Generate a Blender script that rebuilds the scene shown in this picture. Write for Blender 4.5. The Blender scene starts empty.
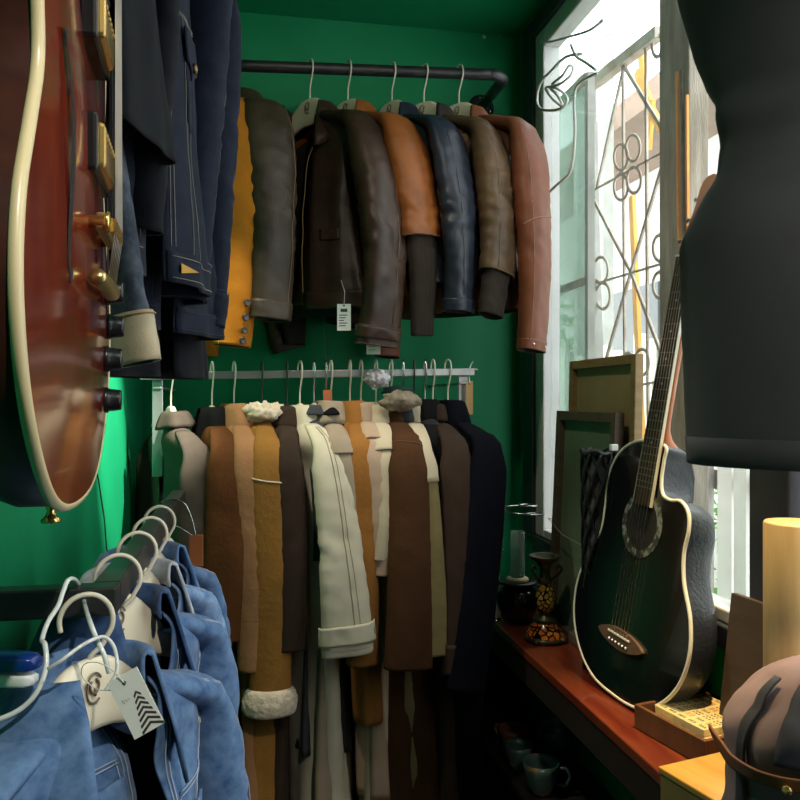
import bpy, bmesh, math, random
from mathutils import Vector, Matrix, noise
from math import sin, cos, pi, radians as R, sqrt, exp

random.seed(7)
SC = bpy.context.scene
COL = SC.collection
TH = math.atan(150 / 800)
S_, C_ = sin(TH), cos(TH)
EYE = Vector((0, 0, 1.5))
XL, XR, YB, ZC = -0.31, 0.85, 2.46, 2.67

# ------------------------------------------------------------------ geometry of the view
def ray(px, py):
    u = (px - 400) / 800; v = (400 - py) / 800
    return Vector((S_ + u * C_, C_ - u * S_, v))
def atY(px, py, Y):
    d = ray(px, py); return EYE + d * (Y / d.y)
def atX(px, py, X):
    d = ray(px, py); return EYE + d * (X / d.x)
def atZ(px, py, Z):
    d = ray(px, py); return EYE + d * ((Z - 1.5) / d.z)
def atT(px, py, t):
    return EYE + ray(px, py) * t
def proj(p):
    q = p - EYE
    dep = q.x * S_ + q.y * C_
    return 400 + 800 * (q.x * C_ - q.y * S_) / dep, 400 - 800 * q.z / dep

# ------------------------------------------------------------------ materials
MATS = {}
def _new(name):
    m = bpy.data.materials.new(name); m.use_nodes = True
    nt = m.node_tree
    return m, nt, nt.nodes['Principled BSDF']
def N(nt, t, **kw):
    n = nt.nodes.new(t)
    for k, v in kw.items():
        if k in n.inputs: n.inputs[k].default_value = v
        else: setattr(n, k, v)
    return n
def c4(c): return (c[0], c[1], c[2], 1)
def mat(name, col, rough=.6, metal=0, kind=None, col2=None, scale=6, bump=.0, bscale=60, sheen=0, spec=.5, coat=0, alpha=None, stretch=(1, 1, 1), lo=.38, hi=.66):
    if name in MATS: return MATS[name]
    m, nt, b = _new(name)
    b.inputs['Roughness'].default_value = rough
    b.inputs['Metallic'].default_value = metal
    b.inputs['Base Color'].default_value = c4(col)
    b.inputs['Specular IOR Level'].default_value = spec
    if sheen: b.inputs['Sheen Weight'].default_value = sheen; b.inputs['Sheen Roughness'].default_value = .5
    if coat: b.inputs['Coat Weight'].default_value = coat; b.inputs['Coat Roughness'].default_value = .08
    tc = N(nt, 'ShaderNodeTexCoord')
    mp = N(nt, 'ShaderNodeMapping'); mp.inputs['Scale'].default_value = stretch
    nt.links.new(tc.outputs['Object'], mp.inputs['Vector'])
    if col2 is not None:
        n1 = N(nt, 'ShaderNodeTexNoise', Scale=scale, Detail=5.0, Roughness=.6)
        nt.links.new(mp.outputs['Vector'], n1.inputs['Vector'])
        rp = N(nt, 'ShaderNodeValToRGB')
        rp.color_ramp.elements[0].position = lo; rp.color_ramp.elements[0].color = c4(col)
        rp.color_ramp.elements[1].position = hi; rp.color_ramp.elements[1].color = c4(col2)
        nt.links.new(n1.outputs['Fac'], rp.inputs['Fac'])
        nt.links.new(rp.outputs['Color'], b.inputs['Base Color'])
    if bump:
        if kind == 'weave' or kind == 'twill':
            w = N(nt, 'ShaderNodeTexWave', Scale=bscale, Distortion=1.5, Detail=1.0)
            w.bands_direction = 'DIAGONAL'
            nt.links.new(mp.outputs['Vector'], w.inputs['Vector'])
            h = w.outputs['Fac']
        elif kind == 'pebble':
            w = N(nt, 'ShaderNodeTexVoronoi', Scale=bscale)
            nt.links.new(mp.outputs['Vector'], w.inputs['Vector'])
            h = w.outputs['Distance']
        else:
            w = N(nt, 'ShaderNodeTexNoise', Scale=bscale, Detail=4.0)
            nt.links.new(mp.outputs['Vector'], w.inputs['Vector'])
            h = w.outputs['Fac']
        bp = N(nt, 'ShaderNodeBump', Strength=bump, Distance=.004)
        nt.links.new(h, bp.inputs['Height'])
        nt.links.new(bp.outputs['Normal'], b.inputs['Normal'])
    MATS[name] = m
    return m
def suede(name, col, f=1.35, **k):
    return mat(name, col, rough=.92, col2=tuple(min(1, c * f) for c in col), scale=9, bump=.35, bscale=90, spec=.06, **k)
def cotton(name, col, f=1.15, **k):
    return mat(name, col, rough=.88, col2=tuple(min(1, c * f) for c in col), scale=14, bump=.1, bscale=600, kind='twill', spec=.25, **k)
def leather(name, col, f=1.8, rough=.38, **k):
    return mat(name, col, rough=rough, col2=tuple(min(1, c * f) for c in col), scale=11, bump=.12, bscale=420, kind='pebble', spec=.32, **k)
def denim(name, col, col2, **k):
    return mat(name, col, rough=.88, col2=col2, scale=k.pop('scale', 48), bump=.12, bscale=700, kind='twill', spec=.2, sheen=.1, **k)
def plain(name, col, rough=.5, metal=0, **k): return mat(name, col, rough, metal, **k)

# ------------------------------------------------------------------ object helpers
def tag(o, label=None, cat=None, group=None, kind=None):
    if label: o['label'] = label
    if cat: o['category'] = cat
    if group: o['group'] = group
    if kind: o['kind'] = kind
    return o
def thing(name, label, cat, loc=(0, 0, 0), rz=0, group=None):
    o = bpy.data.objects.new(name, None); COL.objects.link(o)
    o.empty_display_size = .05
    o.location = loc; o.rotation_euler = (0, 0, rz)
    return tag(o, label, cat, group)
def link(name, me, m, parent=None, smooth=True):
    o = bpy.data.objects.new(name, me); COL.objects.link(o)
    for x in (m if isinstance(m, (list, tuple)) else [m]): me.materials.append(x)
    if smooth:
        me.polygons.foreach_set('use_smooth', [True] * len(me.polygons))
    if parent is not None: o.parent = parent
    return o
class MB:
    def __init__(s): s.v = []; s.f = []
    def grid(s, rows, closed_u=False, closed_v=False, cap0=False, cap1=False):
        b = len(s.v); nr = len(rows); nc = len(rows[0])
        for r in rows: s.v.extend(tuple(p) for p in r)
        for i in range(nr if closed_v else nr - 1):
            for j in range(nc if closed_u else nc - 1):
                a = b + i * nc + j; a2 = b + i * nc + (j + 1) % nc
                d = b + ((i + 1) % nr) * nc + j; d2 = b + ((i + 1) % nr) * nc + (j + 1) % nc
                s.f.append((a, a2, d2, d))
        if cap0: s.f.append(tuple(b + j for j in range(nc))[::-1])
        if cap1: s.f.append(tuple(b + (nr - 1) * nc + j for j in range(nc)))
        return s
    def box(s, c, size, rot=None):
        cx = Vector(c); h = Vector(size) / 2; b = len(s.v)
        for x in (-1, 1):
            for y in (-1, 1):
                for z in (-1, 1):
                    p = Vector((x * h.x, y * h.y, z * h.z))
                    if rot is not None: p = rot @ p
                    s.v.append(tuple(cx + p))
        for q in ((0, 1, 3, 2), (4, 6, 7, 5), (0, 4, 5, 1), (2, 3, 7, 6), (0, 2, 6, 4), (1, 5, 7, 3)):
            s.f.append(tuple(b + i for i in q))
        return s
    def bar(s, p, q, w, h, up=Vector((0, 0, 1))):
        p = Vector(p); q = Vector(q); d = (q - p); L = d.length; d.normalize()
        side = d.cross(up)
        if side.length < 1e-4: side = d.cross(Vector((0, 1, 0)))
        side.normalize(); u2 = side.cross(d).normalized()
        rot = Matrix((d, side, u2)).transposed()
        return s.box((p + q) / 2, (L, w, h), rot)
    def tube(s, pts, r, n=8, closed=False, caps=True, flat=1.0):
        pts = [Vector(p) for p in pts]; m = len(pts)
        rs = r if isinstance(r, (list, tuple)) else [r] * m
        rows = []; prev = None
        for i, p in enumerate(pts):
            if closed: t = pts[(i + 1) % m] - pts[i - 1]
            else: t = pts[min(i + 1, m - 1)] - pts[max(i - 1, 0)]
            t.normalize()
            if prev is None:
                a = Vector((0, 0, 1)) if abs(t.z) < .9 else Vector((1, 0, 0))
                n1 = t.cross(a).normalized()
            else:
                n1 = (prev - t * prev.dot(t))
                if n1.length < 1e-6: n1 = t.orthogonal()
                n1.normalize()
            prev = n1; n2 = t.cross(n1)
            rows.append([p + n1 * (rs[i] * cos(2 * pi * k / n)) + n2 * (rs[i] * flat * sin(2 * pi * k / n)) for k in range(n)])
        return s.grid(rows, closed_u=True, closed_v=closed, cap0=caps and not closed, cap1=caps and not closed)
    def lathe(s, prof, c=(0, 0, 0), n=32, frame=None, cap0=True, cap1=True):
        c = Vector(c)
        rows = []
        for r, z in prof:
            row = []
            for k in range(n):
                a = 2 * pi * k / n
                p = Vector((r * cos(a), r * sin(a), z))
                if frame is not None: p = frame @ p
                row.append(c + p)
            rows.append(row)
        return s.grid(rows, closed_u=True, cap0=cap0, cap1=cap1)
    def prism(s, outline, t0, t1, fn):
        """outline of (a,b) pairs extruded from t0 to t1; fn(a,b,t) -> point"""
        b = len(s.v); n = len(outline)
        for t in (t0, t1): s.v.extend(tuple(fn(a, c, t)) for a, c in outline)
        for i in range(n):
            j = (i + 1) % n; s.f.append((b + i, b + j, b + n + j, b + n + i))
        s.f.append(tuple(b + i for i in range(n))[::-1]); s.f.append(tuple(b + n + i for i in range(n)))
        return s
    def mesh(s, name):
        me = bpy.data.meshes.new(name); me.from_pydata(s.v, [], s.f); me.update()
        bm = bmesh.new(); bm.from_mesh(me); bmesh.ops.recalc_face_normals(bm, faces=bm.faces[:]); bm.to_mesh(me); bm.free()
        return me
    def build(s, name, m, parent=None, smooth=True, solid=0, bevel=0, flip=False):
        me = s.mesh(name)
        o = link(name, me, m, parent, smooth)
        if solid:
            md = o.modifiers.new('solid', 'SOLIDIFY'); md.thickness = solid; md.offset = 0
            if isinstance(m, (list, tuple)) and len(m) > 1: md.material_offset = 1
        if bevel:
            md = o.modifiers.new('bevel', 'BEVEL'); md.width = bevel; md.segments = 2; md.limit_method = 'ANGLE'; md.angle_limit = R(40)
            if smooth:
                md2 = o.modifiers.new('wn', 'WEIGHTED_NORMAL')
        return o
def catmull(pts, n=8, closed=False):
    pts = [Vector(p) for p in pts]; out = []; m = len(pts)
    rng = range(m) if closed else range(m - 1)
    for i in rng:
        p0 = pts[i - 1] if (closed or i > 0) else pts[0]
        p1 = pts[i]; p2 = pts[(i + 1) % m]
        p3 = pts[(i + 2) % m] if (closed or i + 2 < m) else pts[-1]
        for k in range(n):
            t = k / n
            out.append(.5 * ((2 * p1) + (p2 - p0) * t + (2 * p0 - 5 * p1 + 4 * p2 - p3) * t * t + (3 * p1 - p0 - 3 * p2 + p3) * t ** 3))
    if not closed: out.append(pts[-1])
    return out
def interp(keys, z):
    """monotone-ish cubic through keys [(z, v...)] with z decreasing"""
    if z >= keys[0][0]: return keys[0][1:]
    if z <= keys[-1][0]: return keys[-1][1:]
    for i in range(len(keys) - 1):
        if keys[i][0] >= z >= keys[i + 1][0]: break
    z0, z1 = keys[i][0], keys[i + 1][0]; h = z1 - z0; t = (z - z0) / h
    res = []
    for c in range(1, len(keys[0])):
        v0, v1 = keys[i][c], keys[i + 1][c]
        d = (v1 - v0) / h
        dp = (v0 - keys[i - 1][c]) / (z0 - keys[i - 1][0]) if i > 0 else d
        dn = (keys[i + 2][c] - v1) / (keys[i + 2][0] - z1) if i + 2 < len(keys) else d
        m0 = 0 if d * dp <= 0 else 2 * d * dp / (d + dp)
        m1 = 0 if d * dn <= 0 else 2 * d * dn / (d + dn)
        res.append((2 * t ** 3 - 3 * t * t + 1) * v0 + (t ** 3 - 2 * t * t + t) * h * m0 + (-2 * t ** 3 + 3 * t * t) * v1 + (t ** 3 - t * t) * h * m1)
    return res
def copy_tree(o, parent=None):
    c = o.copy(); COL.objects.link(c)
    if parent is not None: c.parent = parent
    for ch in list(o.children): copy_tree(ch, c)
    return c
def clamp(x, a=0., b=1.): return max(a, min(b, x))
def spow(t, p): return math.copysign(abs(t) ** p, t)
NZ = lambda p: noise.noise(p)

# ------------------------------------------------------------------ shared materials
M_lining = plain('lining black', (.012, .011, .011), .8)
M_hook = plain('hook cream', (.62, .56, .44), .35)
M_hookm = plain('hook steel', (.55, .55, .55), .25, 1)
M_hookb = plain('hook black', (.02, .02, .02), .35)
M_hang = mat('hanger cream', (.72, .63, .46), rough=.32, col2=(.78, .70, .54), scale=4, bump=0)
M_emb = plain('emblem brown', (.16, .11, .07), .5)
M_white = plain('paper white', (.75, .75, .72), .7)
M_ink = plain('ink', (.05, .05, .05), .7)
M_stw = plain('stitch white', (.55, .52, .46), .8)
M_sto = plain('stitch tan', (.5, .33, .14), .8)
M_btn = plain('button dark', (.035, .028, .024), .35)
M_chrome = plain('chrome', (.7, .7, .7), .15, 1)

# ------------------------------------------------------------------ hanger
def make_hanger(mat_body, mat_hook, emblem=True, wide=False):
    t = thing('clothes_hanger', '', 'hanger')
    mb = MB()
    top = catmull([Vector((x, 0, z)) for x, z in ((-.165, -.196), (-.13, -.176), (-.09, -.150), (-.052, -.112), (-.03, -.089), (0, -.084), (.03, -.089), (.052, -.112), (.09, -.150), (.13, -.176), (.165, -.196))], 4)
    bot = catmull([Vector((x, 0, z)) for x, z in ((-.165, -.208), (-.13, -.194), (-.09, -.178), (-.04, -.162), (0, -.158), (.04, -.162), (.09, -.178), (.13, -.194), (.165, -.208))], 5)
    n = 40
    rows = []
    for i in range(n + 1):
        f = i / n
        a = top[round(f * (len(top) - 1))]; b = bot[round(f * (len(bot) - 1))]
        x = (a.x + b.x) / 2; zc = (a.z + b.z) / 2; hz = (a.z - b.z) / 2
        th = .0085 + .003 * abs(2 * f - 1)
        fy = -.03 * (2 * f - 1) ** 2 * .3
        row = []
        for k in range(16):
            an = 2 * pi * k / 16
            row.append((x, fy + th * spow(cos(an), .6), zc + hz * spow(sin(an), .6)))
        rows.append(row)
    mb.grid(rows, closed_u=True, cap0=True, cap1=True)
    mb.build('shoulder_bar', mat_body, t)
    hk = catmull([Vector(p) for p in ((0, 0, -.09), (0, 0, -.055), (.012, 0, -.03), (.021, 0, -.008), (.019, 0, .012), (.008, 0, .022), (-.008, 0, .022), (-.019, 0, .012), (-.022, 0, -.004))], 6)
    if wide: hk = catmull([Vector((.002, 0, -.09)), Vector((.004, 0, -.082)), Vector((.014, 0, -.073))] + [Vector((.025 * cos(a), 0, -.047 + .027 * sin(a))) for a in [-.75 + k * .42 for k in range(11)]], 4)
    MB().tube(hk, .0026 if wide else .0022, 8).build('hook', mat_hook, t)
    if emblem:
        for sy in (-1,):
            e = MB()
            y = sy * .0105
            e.tube([(.013 * cos(a) * .8, y, -.112 + .015 * sin(a)) for a in [.6 + k * .3 for k in range(17)]], .0011, 6)
            e.tube([(.006 * cos(a), y, -.110 + .007 * sin(a)) for a in [2.2 + k * .35 for k in range(16)]], .0013, 6)
            e.tube([(.001, y, -.112), (.001, y, -.120)], .0014, 6)
            e.build('emblem', M_emb, t)
    return t
HANG = {}
GH = 'hangers on the upper pipe rail'
H_first = {}
def hanger(kind, hook, yaw, label, group, roll=0):
    mats = {'cream': (M_hang, M_hook, True), 'steel': (M_hang, M_hookm, False), 'black': (M_hookb, M_hookb, False), 'wide': (M_hang, M_hook, True, True)}
    if kind not in HANG:
        HANG[kind] = make_hanger(*mats[kind]); o = HANG[kind]
    else: o = copy_tree(HANG[kind])
    o.location = hook; o.rotation_euler = (0, roll, yaw)
    if kind == 'wide':
        for c in o.children:
            if c.name.startswith('hook'):
                c.rotation_euler = (0, 0, .25 - yaw); c.location = Matrix.Rotation(-yaw, 3, 'Z') @ Vector((-(hook[0] - XRail) if hook[1] > Yn else 0, 0, -.018 if hook[1] > Yn else 0))
    elif group == GH:
        for c in o.children:
            if c.name.startswith('hook'): c.rotation_euler = (0, 0, R(-72) - yaw)
    tag(o, label, 'hanger', group)
    return o

# ------------------------------------------------------------------ garment
class Garment:
    def __init__(s, name, label, cat, group, hook, yaw, m, seed=0, W=.2, L=.65, B=.05, Bh=None, Wh=None, gap=(.9, .05), gapz=.25, amp=.006, nf=(5, 9), wr=.004,
                 yoff=0, solid=.003, lining=None, roll=0, neck=(.066, .045), pitch=0):
        s.root = thing(name, label, cat, hook, yaw, group)
        s.root.rotation_euler = (pitch, roll, yaw); s.pitch = pitch
        s.yaw = yaw; s.hook = Vector(hook); s.m = m; s.seed = seed; s.W = W; s.L = L
        s.lin = lining or M_lining
        Bh = B * 1.2 if Bh is None else Bh; Wh = W * .98 if Wh is None else Wh
        s.zh = -.12 - L
        Bs = max(.036, min(.046, B))
        n0, n1 = neck
        n1 = min(n1, max(.026, B))
        s.neck = (n0, n1)
        s.keys = [(-.118, n0, n1, 0), (-.132, n0 + .03, min(n1 + .004, Bs + .006), 0), (-.155, .62 * W + .02, min(Bs, n1 + .012), 0), (-.174, W - .03, Bs * .95, 0), (-.20, W - .022, Bs * .85, 0),
                  (-.25, W - .045, B * .85, yoff * .2), (-.36, W - .055, B, yoff * .5), (-.12 - L * .6, (W + Wh) / 2 - .045, (B + Bh) / 2, yoff * .8), (s.zh, Wh, Bh, yoff)]
        s.keys.sort(key=lambda k: -k[0])
        s.gap = gap; s.gapz = gapz; s.amp = amp; s.nf = nf; s.wr = wr; s.solid = solid
        rnd = random.Random(seed); s.ph = [rnd.uniform(0, 6.28) for _ in range(6)]
        s.sl = {}
    def part(s, mb, name, m=None, solid=None, **k):
        return mb.build(name, m or s.m, s.root, solid=s.solid if solid is None else solid, **k)
    def g(s, z):
        g0, g1 = s.gap
        t = clamp((-.118 - z) / max(.01, s.gapz)); t = t * t * (3 - 2 * t)
        A = interp(s.keys, z)[0]
        x0 = s.neck[0] * sin(g0) ** .8; x1 = interp(s.keys, s.zh)[0] * sin(g1) ** .8
        x = min(.95 * A, x0 * (1 - t) + x1 * t)
        return max(.02, math.asin(clamp((x / A) ** 1.25)))
    def bp(s, a, z, off=0):
        A, B, yo = interp(s.keys, z)
        ca, sa = cos(a), sin(a)
        ramp = clamp((-.2 - z) / .4) ** .8
        f = s.amp * ramp * (sin(s.nf[0] * a + s.ph[0] + 3 * z) + .6 * sin(s.nf[1] * a + s.ph[1] - 4 * z))
        p = Vector((A * spow(sa, .8), -B * spow(ca, .75) + yo, z))
        q = p + Vector((s.seed * 3.7, 0, 0))
        w = s.wr * (NZ(Vector((q.x * 7, q.y * 7, q.z * 11))) + .5 * NZ(Vector((q.x * 17, q.y * 17, q.z * 26 + 5)))) * clamp((-.13 - z) / .06)
        o = Vector((sa * .35, -ca, 0)).normalized()
        return p + o * (f + w + off)
    def body(s, n=72, nz=70, z1=None, m=None, name='body'):
        rows = []
        z0, z1 = -.118, (z1 if z1 is not None else s.zh)
        for i in range(nz + 1):
            t = i / nz; z = z0 + (z1 - z0) * (t ** 1.25)
            g = s.g(z)
            rows.append([s.bp(g + (2 * pi - 2 * g) * j / n, z) for j in range(n + 1)])
        o = s.part(MB().grid(rows), name, [m or s.m, s.lin]); return o
    def patch(s, a0, a1, z0, z1, off=.004, n=10, nz=10, name='pocket', m=None, point=0, solid=.003):
        rows = []
        for i in range(nz + 1):
            row = []
            for j in range(n + 1):
                a = a0 + (a1 - a0) * j / n
                zz1 = z1 - point * (1 - abs(2 * j / n - 1))
                row.append(s.bp(a, z0 + (zz1 - z0) * i / nz, off))
            rows.append(row)
        return s.part(MB().grid(rows), name, m, solid=solid)
    def line(s, pts, mb, off=.004, r=.0009, n=6):
        """seam line through (a,z) points"""
        out = []
        for (a0, z0), (a1, z1) in zip(pts, pts[1:]):
            for k in range(n): out.append(s.bp(a0 + (a1 - a0) * k / n, z0 + (z1 - z0) * k / n, off))
        out.append(s.bp(*pts[-1], off)); mb.tube(out, r, 4); return mb
    # --- sleeves
    def set_sleeve(s, side, end, r0=.07, r1=.05, rx=.6, bow=(.0, .02), flare=0, wr=None, cap=.13):
        """end = local (x,y,z) of the cuff centre"""
        s.sl[side] = dict(S=Vector((side * (s.W - .006), 0, -.194)), E=Vector(end), r0=r0, r1=r1, rx=rx, bow=bow, flare=flare, wr=s.wr * 1.3 if wr is None else wr, cap=cap)
    def end_at(s, side, px, py, dx=.03):
        """local cuff point seen at a place of the picture, lying dx outside the shoulder"""
        M = Matrix.Rotation(s.yaw, 3, 'Z') @ Matrix.Rotation(s.pitch, 3, 'X')
        nrm = M @ Vector((1, 0, 0)); p0 = s.hook + M @ Vector((side * (s.W + dx), 0, 0))
        d = ray(px, py); t = (p0 - EYE).dot(nrm) / d.dot(nrm)
        return M.inverted() @ (EYE + d * t - s.hook)
    def sp(s, side, a, t, off=0, z_end=None):
        q = s.sl[side]; S, E = q['S'], q['E']
        if 'path' not in q:
            mid = (S + E) / 2 + Vector((side * q['bow'][0], q['bow'][1], 0)) + Vector((side * .016, 0, 0))
            bz = lambda f: (1 - f) ** 2 * S + 2 * f * (1 - f) * mid + f * f * E
            q['path'] = catmull([Vector((side * s.W * .42, 0, -.134)), Vector((side * s.W * .72, 0, -.156)), S, bz(.33), bz(.67), E], 16)
        kn = (0, .055, .115, .41, .705, 1.0001)
        i = 0
        while i < 4 and t > kn[i + 1]: i += 1
        f = (i + clamp((t - kn[i]) / (kn[i + 1] - kn[i]))) * 16; j = min(int(f), 79); f -= j
        c = q['path'][j].lerp(q['path'][j + 1], f)
        d = ((q['path'][min(j + 2, 80)] - q['path'][j]) * f + (q['path'][j + 1] - q['path'][max(j - 1, 0)]) * (1 - f)).normalized()
        e2 = Vector((0, 1, 0)); e2 = (e2 - d * d.y).normalized(); e1 = d.cross(e2)
        if e1.x * side < 0: e1 = -e1
        cp = q['cap']
        k0 = q.get('k0', .62); k = k0 + (1 - k0) * clamp(t / .20) ** .8
        ry = (q['r0'] * (1 - t) + q['r1'] * t + q['flare'] * max(0, t - .6) ** 2) * k
        rx = ry * q['rx'] * (1 if t > .3 else .5 + .5 * clamp(t / .3))
        p = c + e1 * (spow(cos(a), .9) * rx) + e2 * (spow(sin(a), .9) * ry)
        z = Vector((p.x + s.seed * 1.3 + side, p.y * 1.2, p.z))
        el = .6 + .8 * exp(-((t - .5) / .18) ** 2)
        cr = NZ(Vector((z.x * 10 + z.z * 9, z.y * 16 + z.z * 14, z.z * 22)))
        cr2 = NZ(Vector((z.x * 16 - z.z * 12, z.y * 22 - z.z * 16, z.z * 40 + 7)))
        w = q['wr'] * clamp(t / .1) * (.45 * NZ(Vector((z.x * 6, z.y * 6, z.z * 8))) + el * .8 * (.35 - abs(cr) * 1.6) + .5 * el * (.3 - abs(cr2) * 1.5))
        w += s.amp * .5 * sin(3 * a + s.ph[2] + 4 * t) * (t if t > .1 else 0)
        return p + (e1 * cos(a) + e2 * sin(a)) * (w + off)
    def sleeve(s, side, n=36, nt=56, t1=1.0, m=None):
        rows = [[s.sp(side, 2 * pi * k / n, t1 * i / nt) for k in range(n)] for i in range(nt + 1)]
        return s.part(MB().grid(rows, closed_u=True), 'sleeve', [m or s.m, s.lin])
    def cuff(s, side, t0, t1, off=.004, m=None, name='cuff', n=36, nt=8, a0=None, a1=None, solid=None, rib=0):
        rows = []
        for i in range(nt + 1):
            t = t0 + (t1 - t0) * i / nt
            if a0 is None: rows.append([s.sp(side, 2 * pi * k / n, t, off + (rib * (k % 2))) for k in range(n)])
            else: rows.append([s.sp(side, a0 + (a1 - a0) * k / n, t, off) for k in range(n + 1)])
        return s.part(MB().grid(rows, closed_u=a0 is None), name, m, solid=solid)
    def sline(s, side, pts, mb, off=.003, r=.0009, n=10):
        out = []
        for (a0, t0), (a1, t1) in zip(pts, pts[1:]):
            for k in range(n): out.append(s.sp(side, a0 + (a1 - a0) * k / n, t0 + (t1 - t0) * k / n, off))
        out.append(s.sp(side, *pts[-1], off)); mb.tube(out, r, 4); return mb
    def sbutton(s, side, a, t, m=None, r=.008, name='button'):
        c = s.sp(side, a, t, .006); c2 = s.sp(side, a, t, .012)
        d = (c2 - c).normalized(); fr = d.to_track_quat('Z', 'Y').to_matrix()
        MB().lathe([(r * .2, .0035), (r * .6, .003), (r * .75, .0045), (r, .004), (r, 0)], c, 16, fr).build(name, m or M_btn, s.root)
    def bbutton(s, a, z, m=None, r=.008, name='button', off=.005):
        c = s.bp(a, z, off); c2 = s.bp(a, z, off + .01)
        d = (c2 - c).normalized(); fr = d.to_track_quat('Z', 'Y').to_matrix()
        MB().lathe([(r * .2, .0035), (r * .6, .003), (r * .75, .0045), (r, .004), (r, 0)], c, 16, fr).build(name, m or M_btn, s.root)
    def collar(s, hs=.035, fall=.06, pt=.6, g=None, m=None, out=.45, n=48, solid=.004, wob=.003):
        g = s.gap[0] * .8 if g is None else g
        A0, B0 = s.neck; rows = [[] for _ in range(9)]
        for j in range(n + 1):
            a = g + (2 * pi - 2 * g) * j / n
            d = min(a - g, 2 * pi - g - a)
            b = Vector((A0 * sin(a), -B0 * cos(a), -.120)); o = Vector((sin(a), -cos(a), 0))
            fl = fall * (1 + pt * exp(-(d / .45) ** 2))
            fr = o.copy(); fr.x *= 1 - .5 * exp(-(d / .5) ** 2)
            w = wob * NZ(Vector((a * 1.5 + s.seed, 0, 1)))
            for i, (oo, zz) in enumerate(((0, 0), (-.001, hs * .5), (0, hs), (.004, hs + .003), (.010, hs), (.012 + fl * out * .3, hs - fl * .22), (.014 + fl * out * .6, hs - fl * .5), (.016 + fl * out * .85, hs - fl * .76), (.016 + fl * out, hs - fl))):
                rows[i].append(b + (fr if i > 4 else o) * (oo + w * i / 4) + Vector((0, 0, zz)))
        return s.part(MB().grid(rows), 'collar', m, solid=solid)
    def lapels(s, z1=-.5, w=.06, m=None):
        """turned-back front edges from the neck down to z1"""
        for sg in (1, -1):
            rows = []
            nz = 18
            for i in range(nz + 1):
                t = i / nz; z = -.125 + (z1 + .125) * t
                ww = w * (1 - t) ** .7 * (1 if t > .15 else .75 + t * 1.6)
                g = s.g(z); row = []
                A, B, _ = interp(s.keys, z)
                for k in range(7):
                    a = g + ww / max(.1, A) * k / 6
                    aa = a if sg > 0 else 2 * pi - a
                    row.append(s.bp(aa, z, .004 + .010 * sin(pi * (.15 + .5 * k / 6)) * (1 - t)))
                rows.append(row)
            s.part(MB().grid(rows), 'lapel', m, solid=.003)
    def fur(s, r=.03, m=None, g=None, drop=0, name='collar', amp=.008):
        g = s.gap[0] * .7 if g is None else g
        A0, B0 = s.neck; rows = []
        n = 80
        for j in range(n + 1):
            a = g + (2 * pi - 2 * g) * j / n
            c = Vector(((A0 + .01) * sin(a), -(B0 + .012) * cos(a), -.108 + drop * sin(a)))
            o = Vector((sin(a), -cos(a), 0)); row = []
            e = clamp(min(j, n - j) / 6) ** .5
            for k in range(28):
                b = 2 * pi * k / 28
                dr = (.0001 + r * e) + e * (amp * NZ(Vector((sin(a) * 3, b * 1.3, cos(a) * 3))) + amp * .7 * NZ(Vector((a * 22, cos(b) * 5, sin(b) * 5))))
                row.append(c + o * (dr * cos(b) * 1.0) + Vector((0, 0, dr * sin(b) * .85)))
            rows.append(row)
        return s.part(MB().grid(rows, closed_u=True, cap0=True, cap1=True), name, m, solid=0)
def solve_yaw(hook, W, px, lo, hi, side=1):
    best = None
    for k in range(400):
        y = lo + (hi - lo) * k / 399
        p = Vector(hook) + Matrix.Rotation(y, 3, 'Z') @ Vector((side * W, 0, -.2))
        e = abs(proj(p)[0] - px)
        if best is None or e < best[0] - 1e-6: best = (e, y)
    return best[1]
def std_sleeves(g, end, side=1, r0=.07, r1=.05, rx=.6, other=None, bow=(0, .015), **k):
    g.set_sleeve(side, end, r0, r1, rx, bow, **k)
    e2 = Vector((-end[0], end[1] * .4, end[2]))
    if other: e2 = Vector(other)
    g.set_sleeve(-side, e2, r0, r1, rx, bow, **k)

# ================================================================== SETTING
M_green = mat('green wall paint', (.003, .215, .082), rough=.5, spec=.25, col2=(.006, .25, .10), scale=3, bump=.25, bscale=14)
M_ceil = mat('green ceiling paint', (.005, .22, .085), rough=.34, col2=(.008, .26, .11), scale=4, bump=.3, bscale=10)
M_floor = mat('dark floor boards', (.03, .018, .011), rough=.5, col2=(.05, .03, .018), scale=4, stretch=(8, 1, 1))
M_wframe = mat('window frame navy', (.018, .022, .034), rough=.5, col2=(.035, .038, .05), scale=8)
M_wwhite = mat('window sash white', (.62, .62, .60), rough=.45, col2=(.70, .70, .69), scale=5)
def slab(name, boxes, m):
    mb = MB()
    for lo, hi in boxes: mb.box([(a + b) / 2 for a, b in zip(lo, hi)], [b - a for a, b in zip(lo, hi)])
    o = mb.build(name, m, smooth=False); tag(o, kind='structure'); return o
YF = -1.8
slab('floor', [((XL - .1, YF - .1, -.1), (XR + .1, YB + .1, 0))], M_floor)
slab('ceiling', [((XL - .1, YF - .1, ZC), (XR + .1, YB + .1, ZC + .1))], M_ceil)
slab('wall_back', [((XL - .1, YB, 0), (XR + .1, YB + .1, ZC))], M_green)
wl = slab('wall_left', [((XL - .1, YF, 0), (XL, YB, ZC))], M_green)
slab('wall_front', [((XL - .1, YF - .1, 0), (XR + .1, YF, ZC))], M_green)
WS, WT, WY0, WY1 = 1.085, 2.60, .1, 2.36
slab('wall_right', [((XR, YF, 0), (XR + .1, YB, WS)), ((XR, YF, WT), (XR + .1, YB, ZC)), ((XR, YF, WS), (XR + .1, WY0, WT)), ((XR, WY1, WS), (XR + .1, YB, WT))], M_green)
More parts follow.
